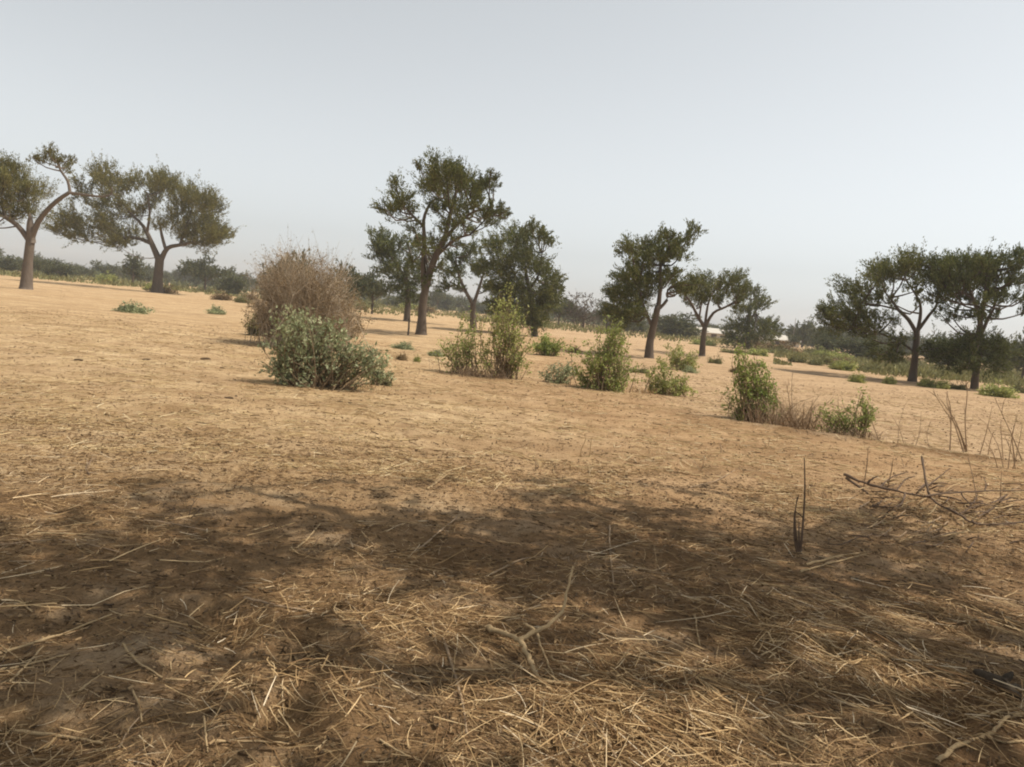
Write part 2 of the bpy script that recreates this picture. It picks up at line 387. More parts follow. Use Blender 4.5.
strands(41000, patchy(frame_sampler(1.9, 8.5, 1.1), -.12), (.02, .18), (.0006, .0018), 'straw_litter', 'loose tan straw scattered over the shaded foreground ground', M['straw'])
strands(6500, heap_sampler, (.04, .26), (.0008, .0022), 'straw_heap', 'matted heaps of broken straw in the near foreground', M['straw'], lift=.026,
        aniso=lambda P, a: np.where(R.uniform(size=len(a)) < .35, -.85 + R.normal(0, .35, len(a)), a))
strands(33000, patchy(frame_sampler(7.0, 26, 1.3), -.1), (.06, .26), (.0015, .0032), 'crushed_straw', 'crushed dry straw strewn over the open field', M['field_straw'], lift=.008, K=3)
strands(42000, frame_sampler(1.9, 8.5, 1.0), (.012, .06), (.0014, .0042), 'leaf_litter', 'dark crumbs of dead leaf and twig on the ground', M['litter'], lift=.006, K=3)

strands(650, frame_sampler(1.9, 9, 1.1), (.18, .55), (.0018, .0032), 'broken_stalks', 'coarse broken stalks thrown about among the straw', M['straw'], lift=.012, K=4, curl=.09)
strands(8000, frame_sampler(7.5, 30, 1.2), (.03, .14), (.002, .005), 'field_litter', 'dark bits of twig and dung littering the open field', M['litter'], lift=.004, K=3)
n = 9000; Yc = 1.9 + 9 * R.uniform(0, 1, n) ** 1.1; Xc = R.uniform(-.72, .72, n) * (Yc + .6)
b = MB(); ld = R.normal(size=(n, 3)) * np.array([1, 1, .25]); b.leaves(np.stack([Xc, Yc, ground_z(Xc, Yc) + R.uniform(.006, .02, n)], -1), ld, R.uniform(.015, .045, n), R.uniform(.006, .016, n)); o = b.build('dead_leaves', M['litter']); tag(o, 'curled dead leaflets lying in the shade', 'leaves', None, 'stuff')
# crumbs of soil and dung
n = 16000; Yc = 2 + 26 * R.uniform(0, 1, n) ** 1.3; Xc = R.uniform(-.72, .72, n) * (Yc + .6)
sz = (.003 + .009 * R.uniform(0, 1, n) ** 3) * (1 + Yc / 22)
oc = np.array([(1, 0, 0), (0, 1, 0), (-1, 0, 0), (0, -1, 0), (0, 0, .8), (0, 0, -.5)]); of = np.array([(0, 1, 4), (1, 2, 4), (2, 3, 4), (3, 0, 4), (1, 0, 5), (2, 1, 5), (3, 2, 5), (0, 3, 5)])
v = (oc[None] * R.uniform(.6, 1.3, (n, 6, 1))) * sz[:, None, None] + np.stack([Xc, Yc, ground_z(Xc, Yc) + sz * .4 + .004], -1)[:, None]
b = MB(); b.add(v, (of[None] + 6 * np.arange(n)[:, None, None]).reshape(-1, 3)); o = b.build('soil_crumbs', M['litter']); tag(o, 'small crumbs of soil and dung strewn over the field', 'soil', None, 'stuff')
# low green growth beyond the sand, too fine to count
def growth(n, pxr, Yr, hgt, wid, name, label, m):
    Y = R.uniform(*Yr, n); px = R.uniform(*pxr, n)
    X = np.array([(p - W / 2) / F * y for p, y in zip(px, Y)]); k = np.array([noise.noise((x * .22, y * .12, 3.3)) for x, y in zip(X, Y)]); ok = k > -.12
    X, Y = X[ok], Y[ok]; n = len(X); h = hgt * R.uniform(.4, 1.2, n) * np.clip(.6 + k[ok] * 1.4, .3, 1.6)
    c = np.stack([X, Y, ground_z(X, Y) + h * R.uniform(.2, .7, n)], -1); d = np.stack([R.normal(0, .5, n), R.normal(0, .5, n), np.ones(n)], -1)
    b = MB(); b.leaves(c, d, h, wid * R.uniform(.6, 1.3, n)); o = b.build(name, m); tag(o, label, 'undergrowth', None, 'stuff')
growth(26000, (770, 1100), (43, 95), .42, .12, 'undergrowth', 'low green growth under and beyond the right-hand trees', M['scrub_leaf'])
growth(9000, (-60, 330), (96, 150), .6, .22, 'undergrowth', 'yellowish growth along the foot of the far trees on the left', M['scrub_leaf'])
growth(9000, (330, 770), (80, 150), .5, .2, 'undergrowth', 'dry growth far behind the central acacias', M['scrub_leaf'])

growth(14000, (-80, 1110), (150, 330), 1.6, .7, 'undergrowth', 'hazy scrub closing the plain before the far tree line', M['far'])

# ------------------------------------------------------------------ trees
def pix_plane(pts, Y, base):
    return [(at(px, py, Y) - base, r / F * Y) for px, py, r in pts]
def grow_clumps(leaf, wood, clumps, leafL, leafW, dens, upb=.45, twig_r=.008, droop=0.0, lpt=34, mi=0, ctr=None):
    for c, r in clumps:
        n = max(8, int(dens * r * r))
        o = c + unit(n) * (r * .85 * R.uniform(0, 1, (n, 1)) ** .5) * np.array([1, 1, .75])
        d = unit(n) * .85 + (o - c) / r * .6 + np.array([0, 0, upb])
        if ctr is not None:
            w_ = c - ctr; d = d + .75 * w_ / (np.linalg.norm(w_) + .01)
        d /= np.linalg.norm(d, axis=1, keepdims=True)
        L = r * R.uniform(.45, 1.1, n) * np.where(R.uniform(size=n) < .15, 1.45, 1)
        t = np.linspace(0, 1, 3)[None, :, None]
        pts = o[:, None] + d[:, None] * L[:, None, None] * t; pts[:, :, 2] -= droop * L[:, None] * t[..., 0] ** 2
        wood.tubes(pts, np.array([1, .7, .25])[None] * twig_r * np.ones((n, 1)), 3, 1 - mi)
        u = R.uniform(.12, 1.05, (n, lpt, 1))
        lc = o[:, None] + d[:, None] * L[:, None, None] * u + R.normal(0, .075 * r ** .5, (n, lpt, 3)); lc[:, :, 2] -= droop * L[:, None] * u[..., 0] ** 2
        ld = d[:, None] * 1.1 + R.normal(0, .42, (n, lpt, 3))
        m = n * lpt
        s = R.uniform(.6, 1.3, m)
        leaf.leaves(lc.reshape(-1, 3), ld.reshape(-1, 3), leafL * s, leafW * s, mi)
def tree(name, label, base_px, trunk, limbs, clumps, leafmat, barkmat=None, dens=64, Y=None, depth=.75, reps=2, upb=.6, droop=0, leafL=.12, leafW=.04, group='acacia trees standing on the dry plain', rs=1.36):
    base = ground_pt(*base_px)
    if Y is not None: base = np.array([ground_px(base_px[0], Y), Y, 0.0])
    Y = base[1]; base[2] = gz(base[0], Y) - .05
    root = thing(name, label, 'tree', base, group)
    barkmat = barkmat or M['bark']
    tb, cb = MB(), MB()
    tp = pix_plane(trunk, Y, base); tp[0][0][2] = min(tp[0][0][2], 0.0)
    pts = [p for p, _ in tp]; rr = [r for _, r in tp]
    pts = [pts[0] + np.array([0, 0, .0])] + [pts[0] * .88 + pts[1] * .12] + pts[1:]; rr = [rr[0] * 1.35, rr[0]] + [x * .88 for x in rr[1:]]
    tb.tube(pts, rr, 10, sub=3)
    tr = tb.build('trunk', barkmat, root, True)
    cl = [(at(px, py, Y) - base - np.array([0, 0, .52 * r / F * Y * rs]), r / F * Y * rs) for px, py, r in clumps]
    cx = np.mean([c[0] for c, _ in cl]); hw = max(abs(c[0] - cx) for c, _ in cl) + .6
    nodes = []; nodes0 = [np.array([p[0], 0, p[2]]) for p in catmull(np.array(pts), np.linspace(0, len(pts) - 1, 30))]
    for lb in limbs:
        lp = pix_plane(lb, Y, base)
        off = random.uniform(-1, 1) * hw * .30
        off0 = 0.0
        P = np.array([p for p, _ in lp]); rr = np.array([r * .85 for _, r in lp])
        tt = np.linspace(0, 1, len(P))
        if nodes0:
            Q0 = np.array(nodes0); k0 = np.argmin(np.hypot(Q0[:, 0] - P[0, 0], Q0[:, 2] - P[0, 2]))
            if np.hypot(Q0[k0, 0] - P[0, 0], Q0[k0, 2] - P[0, 2]) < .35: off0 = Q0[k0, 1]; off = off * .5 + off0
        P[:, 1] += off0 + (off - off0) * tt
        b = MB(); b.tube(P, rr, 7, sub=3); b.build('limb', barkmat, root, True)
        q = catmull(P, np.linspace(0, len(P) - 1, 10)); nodes += list(q[3:]); nodes0 += list(catmull(P, np.linspace(.2, len(P) - 1, 24)))
    nodes += pts[-1:]
    nodes = np.array(nodes)
    allc = []
    for c, r in cl:
        D = math.sqrt(max(.05, 1 - ((c[0] - cx) / hw) ** 2)) * hw * depth
        for k in range(reps):
            lo, hi = -D + 2 * D * k / reps, -D + 2 * D * (k + 1) / reps
            p = c + np.array([random.uniform(-.25, .25) * r, random.uniform(lo, hi), random.uniform(-.25, .25) * r])
            allc.append((p, r * random.uniform(.8, 1.05)))
    br = MB(); leaf = br
    for p, r in allc:
        dd = nodes - p; cost = np.linalg.norm(dd, axis=1) + np.maximum(0, dd[:, 2] + .2) * 1.5
        s = nodes[np.argmin(cost)]
        mid = (s + p) / 2 + np.array([0, 0, -.12]) * np.linalg.norm(p - s) + R.normal(0, .1, 3)
        br.tube([s, mid, p, p + (p - mid) * .35], [.05, .036, .022, .008], 5, 1, sub=2)
    ctr = pts[-1] - np.array([0, 0, .6])
    grow_clumps(leaf, br, allc, leafL, leafW, dens, upb, droop=droop, ctr=ctr)
    leaf.build('crown', [leafmat, barkmat], root)
    return root

tree('acacia_tree', 'leaning acacia with a snapped trunk stub and one nearly bare curved limb, left edge', (26, 290),
     [(26, 290, 6), (28, 262, 5), (30, 244, 4.8), (31, 232, 4.2), (31, 223, 2.6), (31.5, 217, .6)],
     [[(31.5, 243, 5), (31, 230, 4.4), (31, 222, 2.8), (32, 214, .6)], [(31, 240, 4), (39, 223, 3.1), (50, 210, 2.7), (62, 200, 2.4), (74, 193, 2)], [(74, 194, 1.9), (71, 182, 1.5), (64, 172, 1.3), (58, 160, .8)],
      [(73, 193.5, 1.7), (90, 196, 1.3), (108, 198, 1.1), (117, 196, .8), (119, 189, .4)], [(29, 240, 3.6), (18, 226, 2.9), (5, 217, 2.4), (-15, 205, 1.4)], [(5, 217, 2), (2, 200, 1.3), (6, 185, .8)]],
     [(56, 158, 8), (64, 155, 7), (50, 160, 6), (68, 163, 5), (-5, 160, 13), (6, 162, 10), (3, 182, 16), (10, 180, 14), (16, 188, 13), (-20, 178, 20), (0, 200, 15), (22, 180, 9), (8, 205, 12), (-35, 195, 18), (12, 200, 10), (-15, 212, 14), (10, 172, 11)],
     M['acacia_olive'], M['bark_pale'], rs=1.15, dens=70)
tree('acacia_tree', 'wide spreading umbrella acacia with low forked trunk, second from the left', (158, 295),
     [(157, 295, 6.2), (158, 278, 5), (159, 266, 4.8), (160, 257, 4.6)],
     [[(159, 260, 4), (150, 242, 3), (141, 226, 2), (126, 212, 1.3)], [(150, 243, 2.6), (136, 238, 2), (122, 236, 1.4)], [(161, 260, 3.6), (168, 248, 2.6), (180, 245, 2), (193, 242, 1.3)],
      [(166, 250, 2), (162, 235, 1.7), (160, 222, 1.1)], [(145, 233, 1.8), (150, 213, 1.3), (150, 195, .8)], [(128, 214, 1.2), (118, 195, .8)], [(180, 245, 1.5), (188, 225, 1.1), (195, 205, .7)]],
     [(107, 180, 9), (119, 176, 11), (94, 195, 9), (76, 217, 10), (90, 222, 15), (105, 232, 10), (110, 205, 12), (130, 185, 12), (142, 176, 11), (160, 178, 11), (115, 222, 12), (141, 207, 8), (175, 185, 12),
      (195, 192, 12), (210, 202, 11), (185, 205, 13), (177, 222, 13), (200, 220, 15), (217, 230, 9), (205, 236, 10), (182, 234, 10), (125, 238, 8), (67, 231, 6), (93, 182, 7)],
     M['acacia_olive'], dens=27, Y=82, leafL=0.20, leafW=0.068, depth=.6)
tree('acacia_tree', 'tallest acacia with layered upswept branches at the centre left', (421, 335),
     [(421, 335, 6.2), (422, 318, 5), (423, 303, 4.8), (427, 282, 4.4), (435, 258, 3.8), (446, 235, 3)],
     [[(424, 296, 3.4), (423, 265, 3), (424, 240, 2.4), (423, 220, 2), (428, 205, 1.6), (435, 197, 1)], [(423, 226, 1.8), (412, 215, 1.5), (402, 204, .9)], [(445, 238, 3), (450, 215, 2.5), (455, 195, 1.9), (460, 172, 1)],
      [(444, 240, 2.4), (460, 222, 1.8), (475, 212, 1.4), (492, 209, .8)], [(437, 256, 2), (455, 240, 1.5), (470, 236, .9)], [(451, 212, 1.6), (442, 190, 1.2), (438, 170, .7)]],
     [(441, 174, 12), (455, 168, 10), (466, 176, 10), (436, 180, 12), (452, 184, 13), (470, 189, 11), (485, 180, 8), (493, 182, 6), (478, 205, 10), (495, 207, 9), (505, 211, 6), (487, 217, 8), (440, 204, 9), (460, 208, 10),
      (398, 199, 10), (403, 189, 8), (390, 206, 8), (411, 204, 7), (418, 228, 8), (430, 275, 6), (441, 262, 7), (416, 258, 7), (456, 240, 7), (450, 224, 8), (470, 225, 8), (430, 248, 8), (441, 240, 8), (428, 175, 6)],
     M['acacia'], M['bark'], dens=69)
tree('acacia_tree', 'dark acacia half hidden behind the tallest central tree, left side', (407, 318),
     [(407, 318, 3.6), (408, 300, 3.2), (407, 285, 2.8), (405, 268, 2)], [[(406, 278, 2), (395, 262, 1.5), (385, 248, .9)], [(406, 272, 2), (411, 255, 1.3), (405, 240, .8)]],
     [(378, 235, 9), (390, 245, 11), (405, 240, 10), (395, 262, 11), (380, 250, 8), (412, 262, 12), (408, 280, 11), (400, 273, 10), (418, 275, 8), (414, 291, 7)], M['acacia_dark'], dens=34, Y=60, leafL=0.17, leafW=0.058)
tree('acacia_tree', 'slender forked acacia with thin bare limbs, right behind the tallest tree', (474, 324),
     [(474, 324, 3.6), (473, 310, 3.2), (473, 302, 3)], [[(473, 304, 2.4), (465, 290, 2), (458, 272, 1.3), (456, 258, .8)], [(474, 303, 2.3), (479, 288, 1.8), (484, 272, 1.1)], [(466, 291, 1.4), (450, 282, .8)]],
     [(455, 268, 8), (465, 256, 8), (475, 248, 8), (459, 284, 6), (478, 265, 10), (451, 255, 7), (486, 284, 8), (447, 283, 6)], M['acacia_dark'], dens=31, Y=60, leafL=0.17, leafW=0.058)
tree('acacia_tree', 'dense dark bushy acacia with foliage almost to the ground, beside the tallest tree', (535, 335),
     [(535, 335, 3.6), (533, 316, 3.2), (529, 290, 2.6), (525, 268, 1.6)], [[(530, 298, 2), (515, 275, 1.4), (505, 255, .8)], [(529, 290, 1.8), (540, 272, 1.2), (542, 252, .7)]],
     [(500, 240, 10), (515, 234, 10), (530, 228, 8), (540, 235, 8), (490, 258, 11), (505, 260, 13), (522, 255, 13), (540, 262, 12), (500, 280, 13), (518, 282, 15), (540, 282, 14), (553, 275, 8), (530, 300, 13), (545, 295, 10),
      (510, 300, 11), (535, 314, 9), (495, 299, 8), (546, 240, 5), (558, 285, 5)], M['acacia'], dens=49, leafL=0.15, leafW=0.054, Y=52)
tree('acacia_tree', 'two-tiered acacia with a narrow raised top and drooping left side, right of centre', (649, 358),
     [(649, 358, 5), (650, 342, 4.2), (654, 324, 3.9), (658, 306, 3.4)],
     [[(658, 309, 3), (660, 286, 2.3), (660, 265, 1.9), (668, 250, 1)], [(661, 264, 1.5), (673, 250, 1.1), (684, 237, .6)], [(652, 327, 2), (643, 305, 1.6), (637, 284, 1)], [(658, 310, 2), (667, 300, 1.8), (668, 290, 1.4), (679, 282, .8)]],
     [(662, 231, 8), (668, 242, 9), (682, 240, 9), (691, 231, 6), (655, 240, 7), (661, 254, 8), (676, 254, 7), (630, 249, 9), (638, 262, 10), (625, 268, 9), (645, 250, 7), (625, 285, 11), (640, 280, 11), (622, 300, 10), (635, 304, 11),
      (628, 314, 9), (655, 277, 10), (670, 274, 8), (681, 280, 9), (648, 294, 8), (690, 282, 6), (617, 290, 6)], M['acacia'], rs=1.58, dens=66, droop=.15)
tree('acacia_tree', 'small flat-topped acacia with several thin curved limbs, right of the two-tiered tree', (702, 356),
     [(702, 356, 3.4), (703, 341, 3), (705, 326, 2.8)],
     [[(705, 328, 2.4), (697, 315, 1.8), (690, 301, 1.2), (683, 293, .7)], [(705, 327, 2.2), (713, 313, 1.6), (725, 307, 1.3), (736, 300, .7)], [(705, 325, 1.8), (708, 306, 1.3), (713, 293, .7)], [(699, 318, 1.3), (701, 300, .9), (699, 288, .6)]],
     [(690, 285, 8), (700, 280, 8), (712, 278, 9), (725, 278, 9), (738, 276, 6), (695, 296, 7), (710, 291, 7), (728, 289, 8), (741, 285, 5), (735, 299, 6), (718, 299, 5), (683, 290, 5)], M['acacia'], rs=1.58, dens=55, Y=46)
tree('acacia_tree', 'rounded dense acacia behind the small flat-topped tree', (747, 347), [(747, 347, 3), (748, 330, 2.6), (750, 312, 1.8)], [[(749, 322, 1.6), (757, 308, 1), (756, 298, .6)]],
     [(750, 291, 7), (757, 300, 8), (745, 305, 9), (755, 315, 10), (740, 320, 9), (765, 322, 8), (774, 325, 5), (736, 330, 8), (750, 331, 10), (765, 331, 7)], M['acacia'], dens=29, Y=75, leafL=0.20, leafW=0.068)
tree('acacia_tree', 'wind-swept umbrella acacia with long low branches reaching left, left one of the right-hand pair', (912, 382),
     [(912, 382, 4.8), (914, 366, 3.9), (916, 346, 3.5), (917, 331, 3.3)],
     [[(917, 334, 2.6), (908, 320, 2.3), (897, 310, 1.9), (888, 298, 1.1)], [(917, 333, 2.3), (921, 318, 2), (922, 305, 1.6), (918, 294, 1.2), (909, 280, .8)], [(917, 332, 2.2), (928, 315, 1.8), (934, 305, 1.3), (934, 285, .7)],
      [(914, 352, 1.6), (900, 341, 1.4), (880, 333, 1.1), (858, 327, .7)], [(897, 310, 1.3), (875, 305, 1), (855, 303, .6)]],
     [(895, 265, 10), (910, 262, 10), (922, 265, 9), (880, 271, 10), (866, 278, 10), (858, 285, 7), (875, 289, 9), (895, 284, 8), (850, 304, 10), (838, 308, 9), (862, 311, 10), (880, 314, 9), (830, 311, 6), (848, 321, 8), (868, 324, 9),
      (885, 335, 7), (897, 342, 6), (890, 350, 7), (896, 357, 5), (931, 274, 8), (836, 319, 6), (905, 299, 5)], M['acacia'], rs=1.58, dens=66)
tree('acacia_tree', 'tall full acacia with a skirt of low foliage, right one of the right-hand pair', (974, 390),
     [(974, 390, 4.2), (976, 372, 3.8), (980, 351, 3.6), (980, 335, 3.2)],
     [[(980, 338, 2.6), (978, 315, 2.2), (972, 300, 1.7), (964, 280, .9)], [(980, 338, 2.4), (990, 318, 1.8), (998, 305, 1.4), (1001, 282, .8)], [(980, 334, 2), (983, 300, 1.5), (986, 270, .8)], [(971, 299, 1.2), (955, 288, .7)]],
     [(950, 262, 9), (965, 258, 9), (980, 260, 9), (995, 258, 9), (1008, 258, 7), (1016, 253, 5), (940, 275, 8), (955, 280, 9), (972, 277, 9), (990, 275, 10), (1005, 275, 8), (945, 291, 7), (962, 296, 8), (980, 294, 7), (998, 291, 8), (1011, 290, 5),
      (960, 311, 6), (975, 314, 6), (1000, 309, 5), (965, 340, 11), (985, 338, 11), (955, 352, 9), (978, 352, 11), (998, 345, 8), (948, 345, 7), (957, 358, 6), (936, 262, 7)], M['acacia_dark'], reps=3, rs=1.58, dens=64)

# the tree whose shade the camera stands in: out of frame to the right, its crown throws the dappled shade
MASK = ["2574366375531410", "5777788898856861", "8999879999988873", "9999568899998885", "9998563676898765", "9987863675783455", "9975865666485468", "8864765543587668", "8864854543366788", "8875644543346778"]
root = thing('acacia_tree', 'broad shade acacia beside the camera, known only by its dappled shadow in the foreground', 'tree', (5.6, 3.4, gz(5.6, 3.4) - .05), 'acacia trees standing on the dry plain')
base = np.array(root.location)
tw = []
def hfun(x, y): return 6.6 + 1.2 * math.sin(x * .9 + 1) * math.sin(y * .8) - .03 * (x - 1) ** 2
def shade_spot(x, y, v, area):
    tau = -math.log(max(1e-3, 1 - min(.985, v))) * 1.2
    n = tau * area / (.0042 * 15) * .8
    n = int(n) + (random.random() < n % 1)
    for _ in range(n): tw.append((x, y))
for r, row in enumerate(MASK):
    y0 = 483 + r * 28.6
    for c, ch in enumerate(row):
        v = (0, 0, .02, .04, .08, .22, .5, .78, .93, .985)[int(ch)]
        for a in range(4):
            for bb in range(2):
                px, py = c * 64 + 16 * a + 8, y0 + 14.5 * bb + 7
                p = ground_pt(px, py); p2 = ground_pt(px + 16, py); p3 = ground_pt(px, py - 14.5)
                area = abs(p2[0] - p[0]) * abs(p3[1] - p[1])
                k0 = len(tw); shade_spot(0, 0, v, area)
                for k in range(k0, len(tw)):
                    qq = ground_pt(px + random.uniform(-9, 9), py + random.uniform(-8, 8)); tw[k] = (qq[0], qq[1])
for _ in range(1500):                           # the part of its shade behind and beside the picture
    x, y = random.uniform(-4, 6.5), random.uniform(-2.5, 6)
    px, py, zz = project((x, y, 0)) if y > .3 else (0, 9e3, 1)
    if 0 < px < W and py < H: continue
    if ((x - 1.5) / 5.5) ** 2 + ((y - 2.5) / 5.2) ** 2 < 1 and noise.noise((x * .8, y * .8, 9)) > -.25: tw.append((x, y))
tw = np.array(tw); n = len(tw)
hh = np.array([hfun(x, y) for x, y in tw]) + R.uniform(-.5, .9, n)
P0 = np.concatenate([tw, np.zeros((n, 1))], 1) + sun_dir[None] * (hh / sun_dir[2])[:, None]
leaf = MB(); br = leaf
d = unit(n) + np.array([0, 0, .3]); d /= np.linalg.norm(d, axis=1, keepdims=True); L = R.uniform(.2, .36, n)
s0 = P0 - d * L[:, None] * .5 - base
t = np.linspace(0, 1, 3)[None, :, None]
br.tubes(s0[:, None] + d[:, None] * L[:, None, None] * t, np.array([[.006, .005, .002]]) * np.ones((n, 1)), 3, 1)
u = R.uniform(0, 1, (n, 15, 1))
lc = s0[:, None] + d[:, None] * L[:, None, None] * u + R.normal(0, .05, (n, 15, 3)); ld = d[:, None] * .6 + R.normal(0, .6, (n, 15, 3))
leaf.leaves(lc.reshape(-1, 3), ld.reshape(-1, 3), R.uniform(.11, .18, n * 15), R.uniform(.05, .075, n * 15))
tb = MB(); tb.tube([(0, 0, 0), (.05, .02, .4), (-.05, .1, 1.4), (-.25, .25, 2.6)], [.42, .33, .27, .24], 12, sub=4); tb.build('trunk', M['bark_pale'], root, True)
lim_nodes = []
cxy = P0 - base
for tgt in ((-3.2, 2.6), (-1.6, 4.2), (-.6, 1.0), (.6, 3.4), (-3.0, .2), (-1.5, -2.2), (1.2, -1.5), (-4.2, 4.0), (2.4, 1.0)):
    near_i = np.argsort(np.hypot(cxy[:, 0] - tgt[0], cxy[:, 1] - tgt[1]))[:12]
    e = cxy[near_i].mean(0); s = np.array([-.25, .25, 2.55])
    m1 = s + (e - s) * .35 + np.array([0, 0, .35]); m2 = s + (e - s) * .7 + np.array([.1, -.1, .3])
    b = MB(); b.tube([s, m1, m2, e], [.17, .12, .075, .03], 8, sub=4); b.build('limb', M['bark_pale'], root, True)
    lim_nodes += list(catmull(np.array([s, m1, m2, e]), np.linspace(.8, 3, 9)))
lim_nodes = np.array(lim_nodes)
for k in R.choice(n, min(n, 260), replace=False):
    p = s0[k]; i = np.argmin(np.linalg.norm(lim_nodes - p, axis=1)); s = lim_nodes[i]
    br.tube([s, (s + p) / 2 + np.array([0, 0, -.08]), p], [.028, .018, .007], 4, 1, sub=2)
leaf.build('crown', [M['acacia'], M['bark']], root)
SHADE_CROWN = P0

# ------------------------------------------------------------------ far trees: a few kinds, copied
def proto_tree(spec, leafmat, barkmat, leafL, dens):
    root = thing('far_tree', 'x', 'tree', (0, 0, 0)); tb, lf = MB(), MB(); br = lf
    for pts, rr in spec['wood']: tb.tube(pts, rr, 6, sub=2)
    tb.build('trunk', barkmat, root, True)
    cl = [(np.array(c, float), r) for c, r in spec['clumps']]
    grow_clumps(lf, br, cl, leafL, leafL * .42, dens, .35, twig_r=.015, lpt=12)
    lf.build('crown', [leafmat, barkmat], root)
    return root
def dome(seed, wide, n, lowest, top=6.0):
    r = random.Random(seed); cl = []
    while len(cl) < n:
        x, y, z = r.uniform(-1, 1), r.uniform(-1, 1), r.uniform(0, 1)
        if x * x + y * y + z * z > 1: continue
        cl.append(((x * wide, y * wide, lowest + z * (top - lowest - .6)), r.uniform(.85, 1.35)))
    wd = [([(0, 0, -.2), (.05, 0, 1), (0, .1, 2.2), (.2, 0, top * .7)], [.24, .17, .13, .04])]
    for k in range(5):
        c = cl[k][0]; wd.append(([(0, 0, 1.2 + .2 * k), (c[0] * .4, c[1] * .4, c[2] * .6 + .5), c], [.11, .07, .03]))
    return dict(wood=wd, clumps=cl)
PROTO = [proto_tree(dome(1, 3.0, 26, 1.6), M['far'], M['bark'], .38, 17), proto_tree(dome(2, 3.8, 24, 2.8), M['far'], M['bark'], .38, 17),
         proto_tree(dome(3, 2.1, 15, 1.6), M['far'], M['bark'], .34, 12), proto_tree(dome(4, 2.6, 22, .5, 5.5), M['far'], M['bark'], .38, 18), proto_tree(dome(5, 2.7, 22, 1.4), M['far_bare'], M['bark'], .26, 9)]
for p in PROTO: p['_proto'] = 1
WID = [6.8, 8.4, 5.0, 6.0, 6.2]
used = [False] * 5
def far_tree(kind, px, Y, top_py, width_px, label, group):
    x = ground_px(px, Y); z = gz(x, Y)
    hgt = at(px, top_py, Y)[2] - z; wd = width_px / F * Y
    sc = (wd / WID[kind], wd / WID[kind], hgt / 6.0); loc = (x, Y, z - .02); rz = random.uniform(0, 6.28)
    if not used[kind]:
        used[kind] = True; o = PROTO[kind]; o.location = loc; o.rotation_euler = (0, 0, rz); o.scale = sc; o['label'] = label; o['group'] = group
        return o
    return dup(PROTO[kind], loc, rz, sc, label, group)
GF = 'hazy trees of the far tree line'
named = [
 (2, 133, 115, 247, 26, 'thin scraggly tree with gaps in its crown, seen under the umbrella acacia on the left'),
 (1, 205, 120, 256, 50, 'rounded far tree right of the umbrella acacia trunk on the left'),
 (3, 233, 112, 269, 34, 'low rounded far tree just left of the brown bare bush'),
 (0, 292, 62, 242, 56, 'green tree whose top shows behind the brown bare bush'),
 (0, 343, 68, 255, 46, 'tree standing behind the right side of the brown bare bush'),
 (1, 372, 78, 268, 44, 'thin dark tree between the brown bush and the tallest acacia'),
 (1, 558, 100, 294, 34, 'far tree just right of the dense bushy acacia'),
 (4, 583, 95, 290, 40, 'brownish sparse tree far off between the bushy and two-tiered acacias'),
 (2, 606, 90, 294, 24, 'far tree just left of the two-tiered acacia'),
 (3, 676, 105, 307, 56, 'dark rounded grove tree behind the trunk of the two-tiered acacia'),
 (3, 628, 110, 312, 40, 'far dark tree behind the drooping side of the two-tiered acacia'),
 (2, 793, 108, 332, 17, 'small upright tree beside the pale far house'),
 (0, 826, 84, 324, 40, 'grove tree at the left tip of the wind-swept acacia'),
 (3, 858, 76, 330, 52, 'dark grove tree under the long branches of the wind-swept acacia'),
 (3, 884, 70, 338, 40, 'dark low tree just left of the wind-swept acacia trunk'),
 (3, 944, 84, 332, 42, 'grove tree between the two right-hand acacias'),
 (0, 1022, 58, 322, 46, 'dark tree cut by the right edge of the picture'),
 (3, 1000, 88, 342, 40, 'low grove tree right of the full acacia trunk'),
]
for k, px, Y, tp, wp, lb in named: far_tree(k, px, Y, tp, wp, lb, GF)
def row(pxs, Yr, hr, wr, kinds, label):
    for px in pxs:
        Y = random.uniform(*Yr); hz = HZ0 + HZS * px
        far_tree(random.choice(kinds), px + random.uniform(-5, 5), Y, hz - random.uniform(*hr) / 1.0, random.uniform(*wr), label, GF)
row(range(-30, 150, 12), (140, 230), (3, 20), (16, 40), [0, 1, 3, 3], 'hazy far tree in the line behind the two left acacias')
row(range(-20, 60, 26), (110, 130), (6, 13), (26, 40), [1, 3], 'hazy far tree in the line behind the two left acacias')
row(range(140, 262, 13), (150, 240), (3, 17), (20, 36), [0, 1, 3], 'hazy far tree low on the horizon left of the brown bush')
row(range(330, 640, 13), (150, 260), (3, 17), (18, 34), [0, 1, 3, 3], 'hazy far tree on the horizon behind the central acacias')
row(range(650, 775, 11), (170, 260), (3, 10), (16, 28), [0, 3, 3], 'hazy far tree on the horizon behind the far houses')
row(range(800, 1050, 11), (110, 200), (9, 24), (20, 36), [0, 1, 3, 3], 'hazy far tree on the horizon behind the right-hand acacias')
row(range(-60, 1100, 17), (280, 420), (3, 8), (12, 22), [0, 3, 1], 'tiny faint tree on the farthest horizon')

